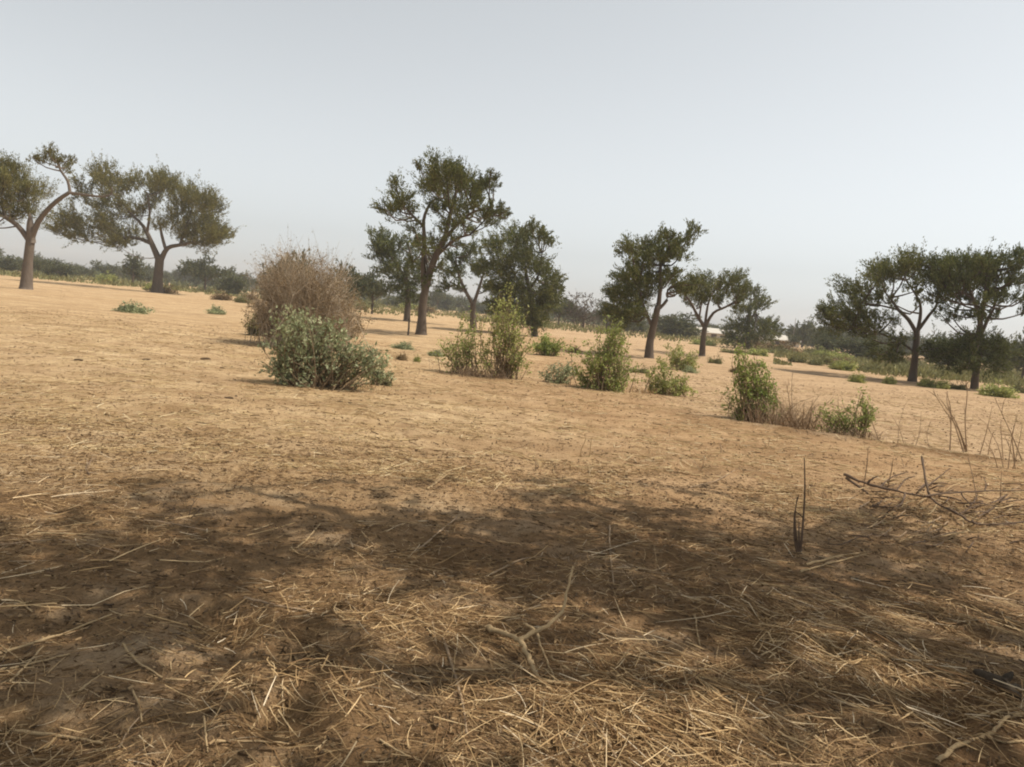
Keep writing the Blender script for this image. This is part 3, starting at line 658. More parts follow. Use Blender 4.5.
# ------------------------------------------------------------------ bushes
def bush(name, label, base_px, clumps, leafmat, leafL, leafW, stems, cat='bush', group=None, spread=8, twigs=3, lpt=10, depth=.8, stem_r=.008, dry=None, lo=.35, bow=.12, stemmat=None):
    base = ground_pt(*base_px); Y = base[1]; base[2] = gz(base[0], Y)
    root = thing(name, label, cat, base, group)
    st, lf = MB(), MB()
    cl = [(at(px, py, Y) - base, r / F * Y) for px, py, r in clumps]
    for c, r in cl:
        n = stems
        e = c + unit(n) * r * 1.65 * R.uniform(.15, 1, (n, 1)) ** .5 * np.where(R.uniform(size=(n, 1)) < .14, 1.5, 1); e[:, 1] += R.normal(0, 1, n) * r * depth * .5; e[:, 2] = np.maximum(e[:, 2], .03)
        s = np.stack([e[:, 0] * .3 + R.normal(0, spread / F * Y, n) * .6, e[:, 1] * .2 + R.normal(0, spread / F * Y, n) * .5, np.full(n, -.03)], 1)
        L = np.linalg.norm(e - s, axis=1)
        t = np.linspace(0, 1, 6)[None, :, None]
        bw = R.normal(0, bow, (n, 3)) * L[:, None] + np.array([0, 0, .12]) * L[:, None]
        pts = s[:, None] + (e - s)[:, None] * t + bw[:, None] * (4 * t * (1 - t)) * .6
        st.tubes(pts, np.linspace(1, .3, 6)[None] * stem_r * np.ones((n, 1)), 4)
        A, D, LL = [], [], []
        A.append(pts[:, 3]); D.append((pts[:, 5] - pts[:, 3]) * 1.05); LL.append(np.ones(n))
        for k in range(twigs):
            u = R.uniform(2, 4.6, n); i = np.floor(u).astype(int); fr = (u - i)[:, None]
            a = pts[np.arange(n), i] * (1 - fr) + pts[np.arange(n), i + 1] * fr
            d = unit(n) * .8 + np.array([0, 0, .6]); d /= np.linalg.norm(d, axis=1, keepdims=True)
            d *= (r * R.uniform(.5, 1.15, n))[:, None]
            st.tubes(a[:, None] + d[:, None] * np.linspace(0, 1, 3)[None, :, None], np.array([[.6, .45, .2]]) * stem_r * np.ones((n, 1)), 3)
            A.append(a); D.append(d); LL.append(np.ones(n))
        A, D = np.concatenate(A), np.concatenate(D); m = len(A)
        u = R.uniform(.1, 1.05, (m, lpt, 1))
        p = A[:, None] + D[:, None] * u + R.normal(0, leafL * .55, (m, lpt, 3)); p[..., 2] = np.maximum(p[..., 2], .01)
        ld = D[:, None] / (np.linalg.norm(D, axis=1)[:, None, None] + 1e-6) * .7 + R.normal(0, .6, (m, lpt, 3))
        sc = R.uniform(.6, 1.25, m * lpt)
        mi = 0
        lf.leaves(p.reshape(-1, 3), ld.reshape(-1, 3), leafL * sc, leafW * sc, mi)
    st.build('stems', stemmat or M['green_stem'], root); lf.build('foliage', leafmat, root)
    return root
BG = 'green bushes across the middle of the field'
bush('leafy_bush', 'grey-green bush in front of the brown bare bush', (318, 388),
     [(299, 313, 9), (287, 322, 10), (318, 320, 11), (338, 330, 11), (295, 325, 14), (285, 340, 16), (310, 330, 14), (305, 350, 20), (280, 358, 13), (330, 345, 18), (350, 345, 13), (345, 362, 15), (298, 370, 15), (285, 378, 9), (320, 368, 16), (362, 355, 9), (275, 345, 8), (368, 366, 8), (374, 352, 7), (272, 362, 8), (383, 360, 6)],
     M['grey_leaf'], .08, .036, 10, group=BG, spread=20, lpt=6)
bush('leafy_bush', 'tall upright green bush with bare lower stems in front of the dense acacia', (503, 379),
     [(506, 298, 8), (511, 304, 10), (502, 308, 11), (498, 317, 13), (515, 318, 12), (508, 326, 12), (497, 330, 13), (518, 335, 11), (490, 345, 13), (510, 350, 14), (488, 362, 10), (524, 350, 7), (505, 364, 10)], M['green_leaf'], .07, .036, 8, group=BG, spread=11, lpt=7)
bush('leafy_bush', 'sparse straggly bush joined to the left of the tall upright one', (466, 374),
     [(469, 318, 7), (470, 330, 9), (464, 338, 8), (446, 346, 10), (440, 345, 6), (458, 352, 9), (470, 352, 9), (478, 345, 7), (455, 364, 8)], M['yellow_leaf'], .065, .034, 7, group=BG, spread=12, lpt=6)
bush('leafy_bush', 'full rounded yellow-green bush at the centre right', (603, 391),
     [(620, 324, 8), (614, 332, 10), (608, 338, 13), (622, 345, 10), (598, 345, 12), (585, 352, 11), (605, 358, 15), (622, 362, 11), (588, 368, 13), (608, 375, 15), (625, 378, 6), (595, 382, 9), (580, 380, 7), (612, 386, 8)], M['yellow_leaf'], .07, .036, 9, group=BG, spread=14, lpt=8)
bush('leafy_bush', 'low pale straggly bush on the left foot of the rounded yellow-green one', (556, 384), [(548, 374, 7), (560, 372, 8), (568, 378, 7), (556, 378, 8), (574, 366, 5)], M['grey_leaf'], .06, .032, 8, group=BG, spread=10, lpt=7)
bush('leafy_bush', 'small spreading green bush right of the rounded yellow-green one', (665, 394), [(662, 365, 7), (657, 375, 9), (670, 376, 9), (650, 384, 8), (665, 385, 10), (680, 384, 8), (688, 388, 4)], M['green_leaf'], .065, .034, 9, group=BG, spread=14, lpt=8)
bush('leafy_bush', 'low green bush just behind the small spreading one', (680, 369), [(668, 356, 7), (680, 355, 8), (690, 360, 8), (675, 363, 8), (694, 364, 5)], M['green_leaf'], .08, .045, 11, group=BG, spread=10)
bush('leafy_bush', 'dark green low bush between the tall upright and rounded bushes', (548, 355), [(540, 343, 6), (548, 343, 7), (558, 345, 7), (552, 350, 6), (541, 349, 6)], M['bright_leaf'], .09, .05, 11, group=BG, spread=10)
bush('leafy_bush', 'bright green bush with one tall leafy shoot on the right', (752, 423),
     [(741, 347, 5), (746, 355, 7), (752, 363, 8), (742, 370, 8), (748, 380, 8), (758, 370, 8), (764, 378, 7), (768, 385, 6), (745, 395, 11), (737, 405, 9), (758, 400, 10), (750, 412, 11), (768, 408, 8), (732, 414, 6), (776, 396, 4)], M['bright_leaf'], .06, .032, 8, group=BG, spread=14, lpt=7)
bush('leafy_bush', 'sparse yellowing bush with thin stems, rightmost of the near bushes', (850, 439),
     [(862, 396, 5), (866, 408, 6), (855, 410, 8), (842, 408, 6), (830, 415, 7), (820, 410, 5), (855, 424, 9), (840, 425, 8), (866, 424, 7), (828, 427, 6), (872, 412, 4)], M['yellow_leaf'], .055, .028, 6, group=BG, spread=18, lpt=5)
bush('leafy_bush', 'ragged dwarf plant at the right foot of the grey-green bush', (380, 385), [(376, 366, 6), (384, 370, 7), (370, 374, 6), (388, 378, 5)], M['grey_leaf'], .06, .03, 7, group=BG, spread=8, lpt=6)

# brown leafless bush
def bare_bush(name, label, base_px, tops, n, r0, smat, cat='bush', group=None, spread=20, leaf=None, twigs=4):
    base = ground_pt(*base_px); Y = base[1]; base[2] = gz(base[0], Y)
    root = thing(name, label, cat, base, group); st, lf = MB(), MB()
    T = np.array([at(px, py, Y) - base for px, py in tops])
    k = R.integers(0, len(T), n); u = R.uniform(0, 1, (n, 1)); e = T[k] * u + T[(k + 1) % len(T)] * (1 - u)
    e = e * R.uniform(.62, 1.03, (n, 1))
    wmax = np.abs(T[:, 0]).max(); e[:, 1] += R.uniform(-1, 1, n) * np.sqrt(np.maximum(.1, 1 - (e[:, 0] / wmax / 1.1) ** 2)) * wmax * .85
    s = np.stack([e[:, 0] * .25 + R.normal(0, spread / F * Y * .4, n), e[:, 1] * .25 + R.normal(0, spread / F * Y * .4, n), np.full(n, -.03)], 1)
    L = np.linalg.norm(e - s, axis=1); t = np.linspace(0, 1, 7)[None, :, None]
    pts = s[:, None] + (e - s)[:, None] * t + np.array([0, 0, .1]) * (L[:, None, None] * 4 * t * (1 - t)) + R.normal(0, .03, (n, 7, 3)) * L[:, None, None] * t
    st.tubes(pts, np.linspace(1, .3, 7)[None] * r0 * R.uniform(.5, 1.1, (n, 1)), 4)
    for _ in range(twigs):
        i = R.integers(2, 6, n); a = pts[np.arange(n), i]; d = unit(n) * .9 + (e - s) / L[:, None] * .7; d *= (L * R.uniform(.08, .2, n))[:, None]
        st.tubes(a[:, None] + d[:, None] * np.linspace(0, 1, 3)[None, :, None], np.array([[.5, .4, .2]]) * r0 * np.ones((n, 1)), 3)
        if leaf:
            c = a[:, None] + d[:, None] * R.uniform(.2, 1, (n, 4, 1)) + R.normal(0, .03, (n, 4, 3)); lf.leaves(c.reshape(-1, 3), R.normal(size=(n * 4, 3)), .05, .022)
    st.build('stems', smat, root)
    if leaf: lf.build('foliage', leaf, root)
    return root
bare_bush('bare_bush', 'big brown leafless bush with dense upright twigs', (303, 347), [(248, 318), (252, 285), (262, 262), (280, 251), (305, 249), (328, 255), (346, 268), (355, 295), (360, 322)], 1000, .008, M['bare_twig'], leaf=M['dry_leaf'], spread=42, twigs=7)
bush('leafy_bush', 'low dull green bush at the left foot of the brown bare bush', (264, 336), [(256, 322, 8), (266, 318, 9), (262, 326, 9), (276, 322, 8), (250, 328, 5)], M['scrub_leaf'], .08, .04, 14, group=BG, spread=10)
bush('leafy_bush', 'dry yellowish shrub showing at the right side of the brown bare bush', (352, 338), [(350, 300, 9), (345, 315, 10), (358, 318, 8), (350, 328, 9)], M['dry_leaf'], .08, .035, 10, group='dry shrubs', spread=10)

# small shrubs: one kind copied
def shrub_proto(leafmat, seed):
    root = thing('low_shrub', 'x', 'shrub', (0, 0, 0)); st, lf = MB(), MB(); n = 60
    e = unit(n) * np.array([1, 1, .9]); e[:, 2] = np.abs(e[:, 2]) ; e *= R.uniform(.45, 1.02, (n, 1)) * np.array([.5, .5, .5]) 
    e[:, 2] *= R.uniform(.7, 1.5, n)
    t = np.linspace(0, 1, 4)[None, :, None]; s = e * np.array([.2, .2, 0]); pts = s[:, None] + (e - s)[:, None] * t
    st.tubes(pts, np.array([[.008, .007, .005, .003]]) * np.ones((n, 1)), 3)
    u = R.uniform(.3, 1.05, (n, 34, 1)); c = s[:, None] + (e - s)[:, None] * u + R.normal(0, .045, (n, 34, 3)); c[..., 2] = np.maximum(c[..., 2], .01)
    lf.leaves(c.reshape(-1, 3), R.normal(size=(n * 34, 3)) + np.array([0, 0, .6]), R.uniform(.06, .1, n * 34), R.uniform(.03, .045, n * 34))
    st.build('stems', M['green_stem'], root); lf.build('foliage', leafmat, root); root['used'] = 0
    return root
SH = {'scrub': shrub_proto(M['scrub_leaf'], 1), 'grey': shrub_proto(M['grey_leaf'], 2), 'bright': shrub_proto(M['green_leaf'], 3), 'dry': shrub_proto(M['dry_leaf'], 4)}
def shrub(kind, px, py, wpx, hpx, label, Y=None, group='low shrubs dotted over the plain'):
    p = ground_pt(px, py) if Y is None else np.array([ground_px(px, Y), Y, 0.0]); p[2] = gz(p[0], p[1]) - .01
    sc = (wpx / F * p[1], wpx / F * p[1], hpx / F * p[1] / .55); o = SH[kind]
    if not o['used']:
        o['used'] = 1; o.location = p; o.scale = sc; o['label'] = label; o['group'] = group; return o
    return dup(o, p, random.uniform(0, 6.28), sc, label, group)
for a in [('grey', 133, 313, 40, 14, 'pale low shrub on open sand in front of the umbrella acacia'), ('grey', 216, 314, 22, 11, 'small pale shrub left of the brown bare bush'),
          ('scrub', 243, 303, 20, 10, 'little shrub farther off left of the brown bare bush'), ('scrub', 226, 293, 16, 6, 'faint shrub on the skyline left of the brown bush'),
          ('grey', 403, 349, 26, 10, 'flat pale plant below the tallest acacia trunk'), ('bright', 417, 362, 9, 7, 'tiny green tuft right of the grey-green bush'), ('dry', 402, 360, 16, 8, 'tiny brownish tuft right of the grey-green bush'),
          ('grey', 436, 356, 20, 9, 'low pale tuft left of the straggly bush'), ('scrub', 715, 364, 18, 9, 'small shrub at the foot of the small flat-topped acacia'),
          ('scrub', 640, 372, 24, 8, 'pale low shrub at the foot of the two-tiered acacia'), ('grey', 690, 372, 18, 9, 'small shrub right of the low green bush behind'),
          ('scrub', 797, 362, 22, 10, 'scrub patch below the pale far house'), ('scrub', 822, 364, 34, 11, 'leftmost green scrub clump under the wind-swept acacia'),
          ('bright', 843, 369, 34, 12, 'middle green scrub clump under the wind-swept acacia'), ('scrub', 868, 371, 26, 10, 'scrub clump on the sand edge under the wind-swept acacia'),
          ('bright', 857, 384, 20, 11, 'round green tuft on the sand left of the wind-swept acacia trunk'), ('bright', 889, 384, 17, 10, 'green tuft at the left foot of the wind-swept acacia'),
          ('bright', 926, 387, 20, 11, 'green tuft at the right foot of the wind-swept acacia'), ('bright', 941, 389, 20, 11, 'green tuft midway between the right-hand acacias'),
          ('scrub', 958, 390, 20, 9, 'dull tuft at the left foot of the full acacia'), ('bright', 998, 397, 46, 15, 'broad green shrub right of the full acacia trunk'),
          ('scrub', 1020, 392, 24, 13, 'scrub clump at the right edge beyond the sand'), ('scrub', 758, 366, 18, 6, 'thin dry tuft on the sand behind the bright green bush'),
          ('dry', 575, 352, 16, 7, 'dry tuft left of the rounded yellow-green bush'),
          ('dry', 250, 300, 16, 9, 'dry tuft at the left rim of the brown bush'), ('dry', 735, 372, 14, 7, 'faded tuft behind the tall leafy shoot')]:
    shrub(*a)
for i in range(46):
    px = random.uniform(690, 1060) if i < 30 else random.uniform(-20, 700)
    Y = random.uniform(48, 85) if i < 30 else random.uniform(70, 140)
    shrub(random.choice(['scrub', 'scrub', 'bright', 'dry']), px, 0, random.uniform(18, 40), random.uniform(6, 11), 'scrub clump among the far grass under the right-hand trees' if i < 30 else 'faint scrub clump at the foot of the far tree line', Y)

# ------------------------------------------------------------------ dry stalks and sticks
def stalks(name, label, stems, group=None, smat='brown_stem', r=.006, base_px=None, tw=3, cat='dry plant'):
    bp = base_px or stems[0][0]; base = ground_pt(*bp); Y = base[1]; base[2] = gz(base[0], Y)
    root = thing(name, label, cat, base, group)
    for s in stems:
        P = np.array([at(px, py, Y) - base for px, py in s]); P[0, 2] = min(P[0, 2], -.02); P[:, 1] += np.linspace(0, random.uniform(-.02, .02) * Y, len(P))
        b = MB(); b.tube(P, np.linspace(r, r * .35, len(P)), 5, sub=3)
        Q = catmull(P, np.linspace(.4 * (len(P) - 1), len(P) - 1, 6)); L = np.linalg.norm(P[-1] - P[0])
        for _ in range(tw):
            a = Q[random.randrange(5)]; d = R.normal(0, .5, 3) + (P[-1] - P[0]) / L; d *= L * random.uniform(.08, .2)
            b.tube([a, a + d * .5 + R.normal(0, .01, 3), a + d], [r * .5, r * .4, r * .2], 4)
        b.build('stalk', M[smat], root)
    return root
SG = 'bare dry stalks standing in the field'
stalks('dry_stalk', 'lone dark bare stalk standing upright in the shade edge', [[(800, 556), (797, 538), (796, 518), (799, 498)], [(800, 556), (803, 525), (805, 490), (804.5, 458)], [(799, 556), (796, 545), (795, 528), (796, 512)], [(801, 556), (801, 540), (803, 525)]], SG, 'dark_stick', .010, tw=1)
stalks('dry_stalk', 'branched dry stalks on the low ridge at the right', [[(966, 452), (961, 430), (950, 412), (940, 392)], [(967, 452), (965, 420), (967, 395), (966, 380)], [(950, 450), (951, 430), (951, 408), (948, 395)], [(964, 452), (957, 425), (952, 405), (955, 392)], [(968, 452), (958, 424), (949, 408), (944, 400)]], SG, r=.011, base_px=(964, 452))
stalks('dry_stalk', 'leaning dry stalk at the right edge of the field', [[(1023, 461), (1015, 440), (1007, 420), (998, 398)], [(1015, 462), (1010, 440), (1008, 430)]], SG, r=.011)
stalks('dry_stalk', 'short dry stalks between the ridge stalks and the right edge', [[(988, 455), (988, 440), (989, 430)], [(1003, 458), (1002, 435), (1002, 420)], [(980, 452), (982, 432), (984, 405)]], SG, r=.008)
stalks('dry_stalk', 'tall thin dry stalks right beside the bright green bush', [[(796, 430), (794, 400), (797, 372)], [(790, 428), (787, 400), (781, 380)], [(802, 432), (806, 410), (815, 392)], [(785, 427), (780, 405), (770, 385)], [(806, 433), (808, 415), (807, 400)], [(812, 434), (818, 410), (825, 398)], [(778, 424), (790, 410), (802, 400)]], SG, r=.008, base_px=(796, 430))
stalks('dry_stalk', 'thin stalks beside the sparse yellowing bush', [[(842, 438), (836, 415), (832, 395)], [(860, 440), (872, 420), (883, 410)], [(835, 437), (822, 420), (812, 412)]], SG, r=.0065, base_px=(846, 439))
stalks('dry_stalk', 'faint upright stalks among the thorn branches at the right', [[(888, 482), (888, 470), (887, 455)], [(866, 470), (866, 460), (865, 448)], [(978, 500), (976, 480), (974, 460)], [(1000, 522), (1000, 495), (1001, 470)]], SG, r=.0065, base_px=(935, 500))
stalks('dry_stalk', 'pale thin stalk curving up in the middle of the open field', [[(580, 459), (581, 450), (585, 441), (585, 434)], [(590, 458), (590, 446), (591, 436)]], SG, 'pale_stick', .006)
stalks('dry_stalk', 'spidery dry weed at the shade edge on the left', [[(186, 520), (180, 512), (168, 505)], [(188, 521), (190, 508), (195, 500)], [(188, 520), (198, 512), (206, 505)]], SG, 'dark_stick', .004)
stalks('dry_stalk', 'cluster of thin dead stems at the right edge, nearest the thorn branches', [[(1004, 470), (1000, 445), (990, 425)], [(1008, 470), (1010, 440), (1014, 415)], [(1012, 472), (1018, 450), (1022, 428)], [(998, 470), (992, 452), (982, 440)], [(1016, 472), (1012, 455), (1004, 436)]], SG, r=.007, base_px=(1008, 471))
stalks('dry_stalk', 'loose dead stems standing between the yellowing bush and the ridge stalks', [[(898, 446), (903, 425), (912, 408)], [(905, 447), (900, 428), (893, 415)], [(915, 448), (922, 430), (925, 412)], [(930, 450), (928, 435), (934, 420)]], SG, r=.006, base_px=(912, 448))
for i, (px, py) in enumerate([(265, 322), (88, 470), (60, 300), (670, 440), (700, 470), (535, 470), (770, 450), (905, 470), (720, 455), (490, 365), (430, 370), (720, 400)]):
    stalks('dry_weed', 'little dry weed sprig on the open ground', [[(px, py), (px + random.uniform(-3, 3), py - 7), (px + random.uniform(-6, 6), py - 14)], [(px + 1, py), (px + random.uniform(-6, 8), py - 6), (px + random.uniform(-9, 9), py - 10)]], 'little weed sprigs', 'brown_stem', .005, tw=2)

# tangled dry base grass near the bushes
def tuft(label, px, py, wpx, hpx, n, smat='straw'):
    base = ground_pt(px, py); Y = base[1]; base[2] = gz(base[0], Y); root = MB(); k = F / Y
    s = np.stack([R.normal(0, wpx / k / 3, n), R.normal(0, .18, n), np.full(n, 0.0)], 1)
    d = np.stack([R.normal(0, .5, n), R.normal(0, .5, n), np.ones(n)], 1) * (hpx / k * R.uniform(.4, 1.1, n))[:, None]
    t = np.linspace(0, 1, 4)[None, :, None]; p = s[:, None] + d[:, None] * t; p[..., 2] -= .25 * (hpx / k) * t[..., 0] ** 3
    root.tubes(p, np.array([[.004, .0035, .0025, .001]]) * np.ones((n, 1)), 3)
    o = root.build('dry_grass_tuft', M[smat], loc=base); tag(o, label, 'dry grass', None, 'stuff'); return o
tuft('reddish dry grass tangle at the foot of the bright green bush', 788, 429, 70, 36, 420, 'brown_stem')
tuft('dry grass tangle under the tall upright bush', 480, 378, 50, 14, 220, 'brown_stem')
tuft('dry grass fringe at the foot of the sparse yellowing bush', 850, 441, 60, 14, 160, 'brown_stem')
tuft('thin dry grass at the foot of the rounded bush', 640, 393, 40, 9, 90)
tuft('pale dry grass at the foot of the grey-green bush', 350, 388, 50, 10, 120)

def lie(px, py, z=0.0):
    p = ground_pt(px, py, z); g0 = gz(p[0], p[1]); p = ground_pt(px, py, g0 + z); return p
def knob(P, rr):                               # a woody line: uneven girth, small kinks and nodes
    m = (len(P) - 1) * 6 + 1; t = np.linspace(0, len(P) - 1, m); r = np.interp(t, np.arange(len(P)), rr)
    Q = catmull(P, t) + R.normal(0, .28, (m, 3)) * r[:, None]
    return Q, r * R.uniform(.78, 1.12, m) * np.where(R.uniform(size=m) < .12, 1.35, 1)
def stick(name, label, pts, rpx, smat='pale_stick', group=None, cat='stick', lift=.012, forks=()):
    P = np.array([lie(px, py, (p[2] if len(p) > 2 else lift)) for p in pts for px, py in [p[:2]]])
    base = P.mean(0); Yc = P[:, 1].mean(); r = rpx / F * Yc
    root = None
    b = MB(); b.tube(*knob(P - base, np.linspace(r, r * .6, len(P))), 6)
    if not forks:
        o = b.build(name, M[smat], smooth=True, loc=base); tag(o, label, cat, group); return o
    root = thing(name, label, cat, base, group); b.build('main_stem', M[smat], root, True)
    for f, fr in forks:
        Q = np.array([lie(px, py, (p[2] if len(p) > 2 else lift)) for p in f for px, py in [p[:2]]]) - base
        b = MB(); b.tube(*knob(Q, np.linspace(fr / F * Yc, fr / F * Yc * .5, len(Q))), 6); b.build('fork', M[smat], root, True)
    return root
stick('forked_branch', 'smooth pale forked branch propped up in the foreground centre', [(486, 628, .03), (502, 633, .05), (520, 641, .07), (530, 660, .05), (540, 680, .03), (555, 683, .03), (570, 684.5, .03)], 3.2, 'pale_stick', cat='branch',
      forks=[([(519, 641, .07), (533, 633, .1), (549, 624, .13), (562, 612, .17), (567, 592, .24), (573, 566, .34)], 2.9)])
stick('whitish_stick', 'thin whitish stick leaning beside the forked branch', [(524, 624, .06), (536, 632, .06), (541, 646, .05), (548, 664, .03), (556, 682, .015)], 1.6, 'pale_stick')
stick('crooked_branch', 'long crooked pale branch in the bottom right corner', [(936, 762), (958, 746), (990, 734), (1007, 718), (1040, 709)], 2.8, cat='branch', forks=[([(985, 736), (1005, 742), (1030, 740)], 1.6)])
TH = 'dead thorn branches on the right'
stick('thorn_branch', 'thick dark dead thorn branch lying at the right, broken end to the left', [(844, 474, .16), (868, 484, .1), (896, 491, .07), (931, 498, .04)], 1.7, 'dark_stick', TH, 'branch',
      forks=[([(866, 484, .1), (872, 479, .16), (878, 476, .2)], 1.2), ([(846, 478, .12), (864, 490, .05), (868, 494, .02)], 1.4), ([(896, 491, .07), (905, 480, .16), (915, 476, .2)], 1.0), ([(905, 493, .06), (900, 505, .03), (880, 508, .02)], 1.1), ([(880, 487, .08), (892, 477, .15), (908, 472, .2)], .9)])
stick('thorn_branch', 'long thin thorn branch stretching to the right edge', [(925, 496, .1), (950, 493, .12), (985, 491, .14), (1030, 490, .16)], 1.0, 'dark_stick', TH, 'branch', forks=[([(985, 491, .14), (986, 484, .2), (984, 478, .24)], .8), ([(960, 492, .12), (966, 500, .06), (972, 506, .02)], .8)])
stick('thorn_branch', 'upright thorn branch that bends down to lie along the ground at the right', [(922, 456, .42), (927, 488, .16), (934, 501, .08), (959, 514, .05), (973, 523, .03), (997, 524, .04), (1030, 521, .06)], 1.25, 'dark_stick', TH, 'branch',
      forks=[([(927, 486, .17), (938, 478, .22), (950, 468, .3)], .9), ([(960, 514, .05), (970, 508, .1), (985, 503, .14)], .8)])
for k in range(95):
    px, py = random.uniform(850, 1015), random.uniform(480, 545); a = random.uniform(-.5, .5) + random.choice([0, 0, 2.4]); l = random.uniform(8, 30)
    stick('thorn_twig', 'thin thorn twig in the tangle at the right', [(px, py, .03), (px + l * math.cos(a) * .5, py + l * .3 * math.sin(a) + random.uniform(-3, 3), random.uniform(.03, .12)), (px + l * math.cos(a), py + l * .5 * math.sin(a), random.uniform(.02, .15))], random.uniform(.5, .95), random.choice(['dark_stick', 'dark_stick', 'brown_stem', 'pale_stick']), 'thin thorn twigs in the tangle', 'twig')
GS = 'dry stalks lying in the foreground'
LS = 'dry stalk lying among the straw in the foreground'
for pts, r, m in [([(-5, 654), (50, 638), (112, 614)], 1.6, 'pale_stick'), ([(9, 683), (25, 667), (43, 646)], 1.7, 'pale_stick'), ([(-6, 672), (30, 664), (70, 654)], 1.5, 'pale_stick'), ([(5, 738), (11, 720), (16, 700)], 1.6, 'pale_stick'),
                  ([(8, 730), (60, 736), (103, 743)], 2.4, 'pale_stick'), ([(67, 698), (86, 686), (104, 672)], 1.7, 'pale_stick'), ([(123, 644), (138, 662), (162, 677)], 1.5, 'pale_stick'), ([(132, 690), (139, 705), (142, 722)], 1.3, 'pale_stick'),
                  ([(0, 600), (19, 602), (32, 612)], 1.4, 'pale_stick'), ([(550, 657), (585, 680), (623, 704), (705, 770)], 1.8, 'pale_stick'), ([(442, 636), (455, 675), (463, 706), (467, 734)], 1.8, 'brown_stem'), ([(623, 653), (660, 662), (700, 672)], 1.5, 'pale_stick'),
                  ([(414, 552), (430, 540), (457, 517)], 1.2, 'brown_stem'), ([(427, 489), (437, 482), (449, 473)], 1.0, 'pale_stick'), ([(610, 525), (610, 550), (614, 585)], 1.1, 'brown_stem'), ([(746, 583), (789, 587), (823, 588)], 1.2, 'pale_stick'),
                  ([(968, 718), (1000, 711), (1030, 705)], 1.8, 'pale_stick'), ([(868, 658), (878, 650), (883, 638)], 1.5, 'pale_stick'), ([(695, 615), (697, 630), (700, 645)], 1.2, 'pale_stick'), ([(896, 641), (920, 640), (947, 638)], 1.1, 'pale_stick'),
                  ([(806, 565), (840, 556), (872, 552)], 1.5, 'pale_stick'), ([(800, 572), (835, 562), (866, 554)], 1.2, 'pale_stick'), ([(144, 520), (175, 524), (208, 531)], 1.0, 'brown_stem'), ([(296, 549), (308, 538), (320, 524)], 1.3, 'pale_stick'),
                  ([(244, 598), (280, 606), (312, 612)], 1.5, 'brown_stem'), ([(166, 679), (210, 682), (256, 684)], 1.2, 'pale_stick'), ([(216, 741), (280, 743), (332, 752)], 1.6, 'pale_stick'), ([(204, 716), (206, 735), (208, 752)], 1.4, 'pale_stick'),
                  ([(118, 748), (135, 722), (160, 700)], 1.3, 'brown_stem'), ([(600, 706), (640, 735), (672, 772)], 1.7, 'pale_stick'), ([(640, 682), (690, 712), (735, 745)], 1.6, 'pale_stick'), ([(575, 700), (600, 730), (622, 768)], 1.5, 'brown_stem'),
                  ([(700, 720), (720, 735), (736, 752)], 1.4, 'pale_stick'), ([(628, 700), (633, 712), (645, 722)], 2.0, 'pale_stick'), ([(380, 740), (400, 752), (430, 765)], 1.4, 'pale_stick'), ([(250, 730), (262, 715), (285, 700)], 1.2, 'pale_stick'),
                  ([(820, 650), (860, 668), (900, 678)], 1.3, 'pale_stick'), ([(840, 700), (870, 712), (905, 716)], 1.3, 'pale_stick'), ([(90, 475), (86, 468), (91, 460)], .8, 'dark_stick'), ([(690, 487), (715, 481), (735, 470)], .7, 'brown_stem'),
                  ([(0, 545), (60, 540), (120, 552)], 1.0, 'brown_stem'), ([(560, 560), (600, 548), (640, 545)], 1.0, 'brown_stem'), ([(490, 575), (520, 560), (545, 556)], 1.0, 'brown_stem')]:
    stick('dry_stalk', LS, pts, r, m, GS)

# clods, dung and the charred piece
def clod_mesh(seed, sx, sy, sz):
    import bmesh
    bm = bmesh.new(); bmesh.ops.create_icosphere(bm, subdivisions=3, radius=1)
    for v in bm.verts:
        n = 1 + .35 * noise.noise(v.co * 1.3 + Vector((seed, 0, 0))) + .15 * noise.noise(v.co * 4 + Vector((0, seed, 0)))
        v.co = Vector((v.co.x * sx * n, v.co.y * sy * n, max(-.3, v.co.z) * sz * n))
    me = bpy.data.meshes.new('clod'); bm.to_mesh(me); bm.free()
    for p in me.polygons: p.use_smooth = True
    return me
cm = [clod_mesh(k * 3.1, 1, random.uniform(.35, .6), random.uniform(.22, .4)) for k in range(3)]
for m in cm: m.materials.append(M['clod'])
for i, (px, py, wpx) in enumerate([(78, 361, 10), (146, 361, 9), (205, 360, 10), (222, 369, 6), (229, 401, 9), (236, 399, 6), (282, 435, 5), (200, 418, 5), (320, 473, 5), (325, 457, 5), (250, 398, 4), (60, 425, 6), (112, 427, 5),
                                   (395, 395, 4), (520, 415, 4), (470, 402, 4), (660, 420, 5), (350, 405, 5), (560, 430, 4), (430, 440, 5), (880, 462, 4), (600, 470, 5), (150, 455, 5), (700, 440, 4), (985, 644, 12), (950, 470, 5), (270, 445, 4)]):
    p = ground_pt(px, py); o = bpy.data.objects.new('dung_clod', cm[i % 3]); C.objects.link(o); s = wpx / F * p[1] * .5
    o.location = (p[0], p[1], gz(p[0], p[1]) + s * .15); o.scale = (s, s, s); o.rotation_euler = (0, 0, random.uniform(0, 6))
    tag(o, 'small dark clod on the pale ground' if px != 985 else 'dark hollow clod just above the charred wood at the right', 'clod', 'small dark clods on the ground')
p = lie(998, 681); q = lie(1024, 700)
b = MB(); P = np.array([lie(975, 671, .015), lie(986, 677, .035), lie(1000, 683, .04), lie(1010, 690, .03), lie(1022, 699, .02)]); base = P.mean(0)
b.tube(P - base, [.012, .03, .035, .024, .01], 9, sub=4)
b.tube(np.array([lie(1003, 683, .05), lie(1008, 677, .06), lie(1012, 673, .03)]) - base, [.022, .02, .008], 7, sub=3)
b.tube(np.array([lie(1008, 688, .03), lie(1016, 686, .03), lie(1026, 690, .02)]) - base, [.016, .013, .006], 7, sub=3)
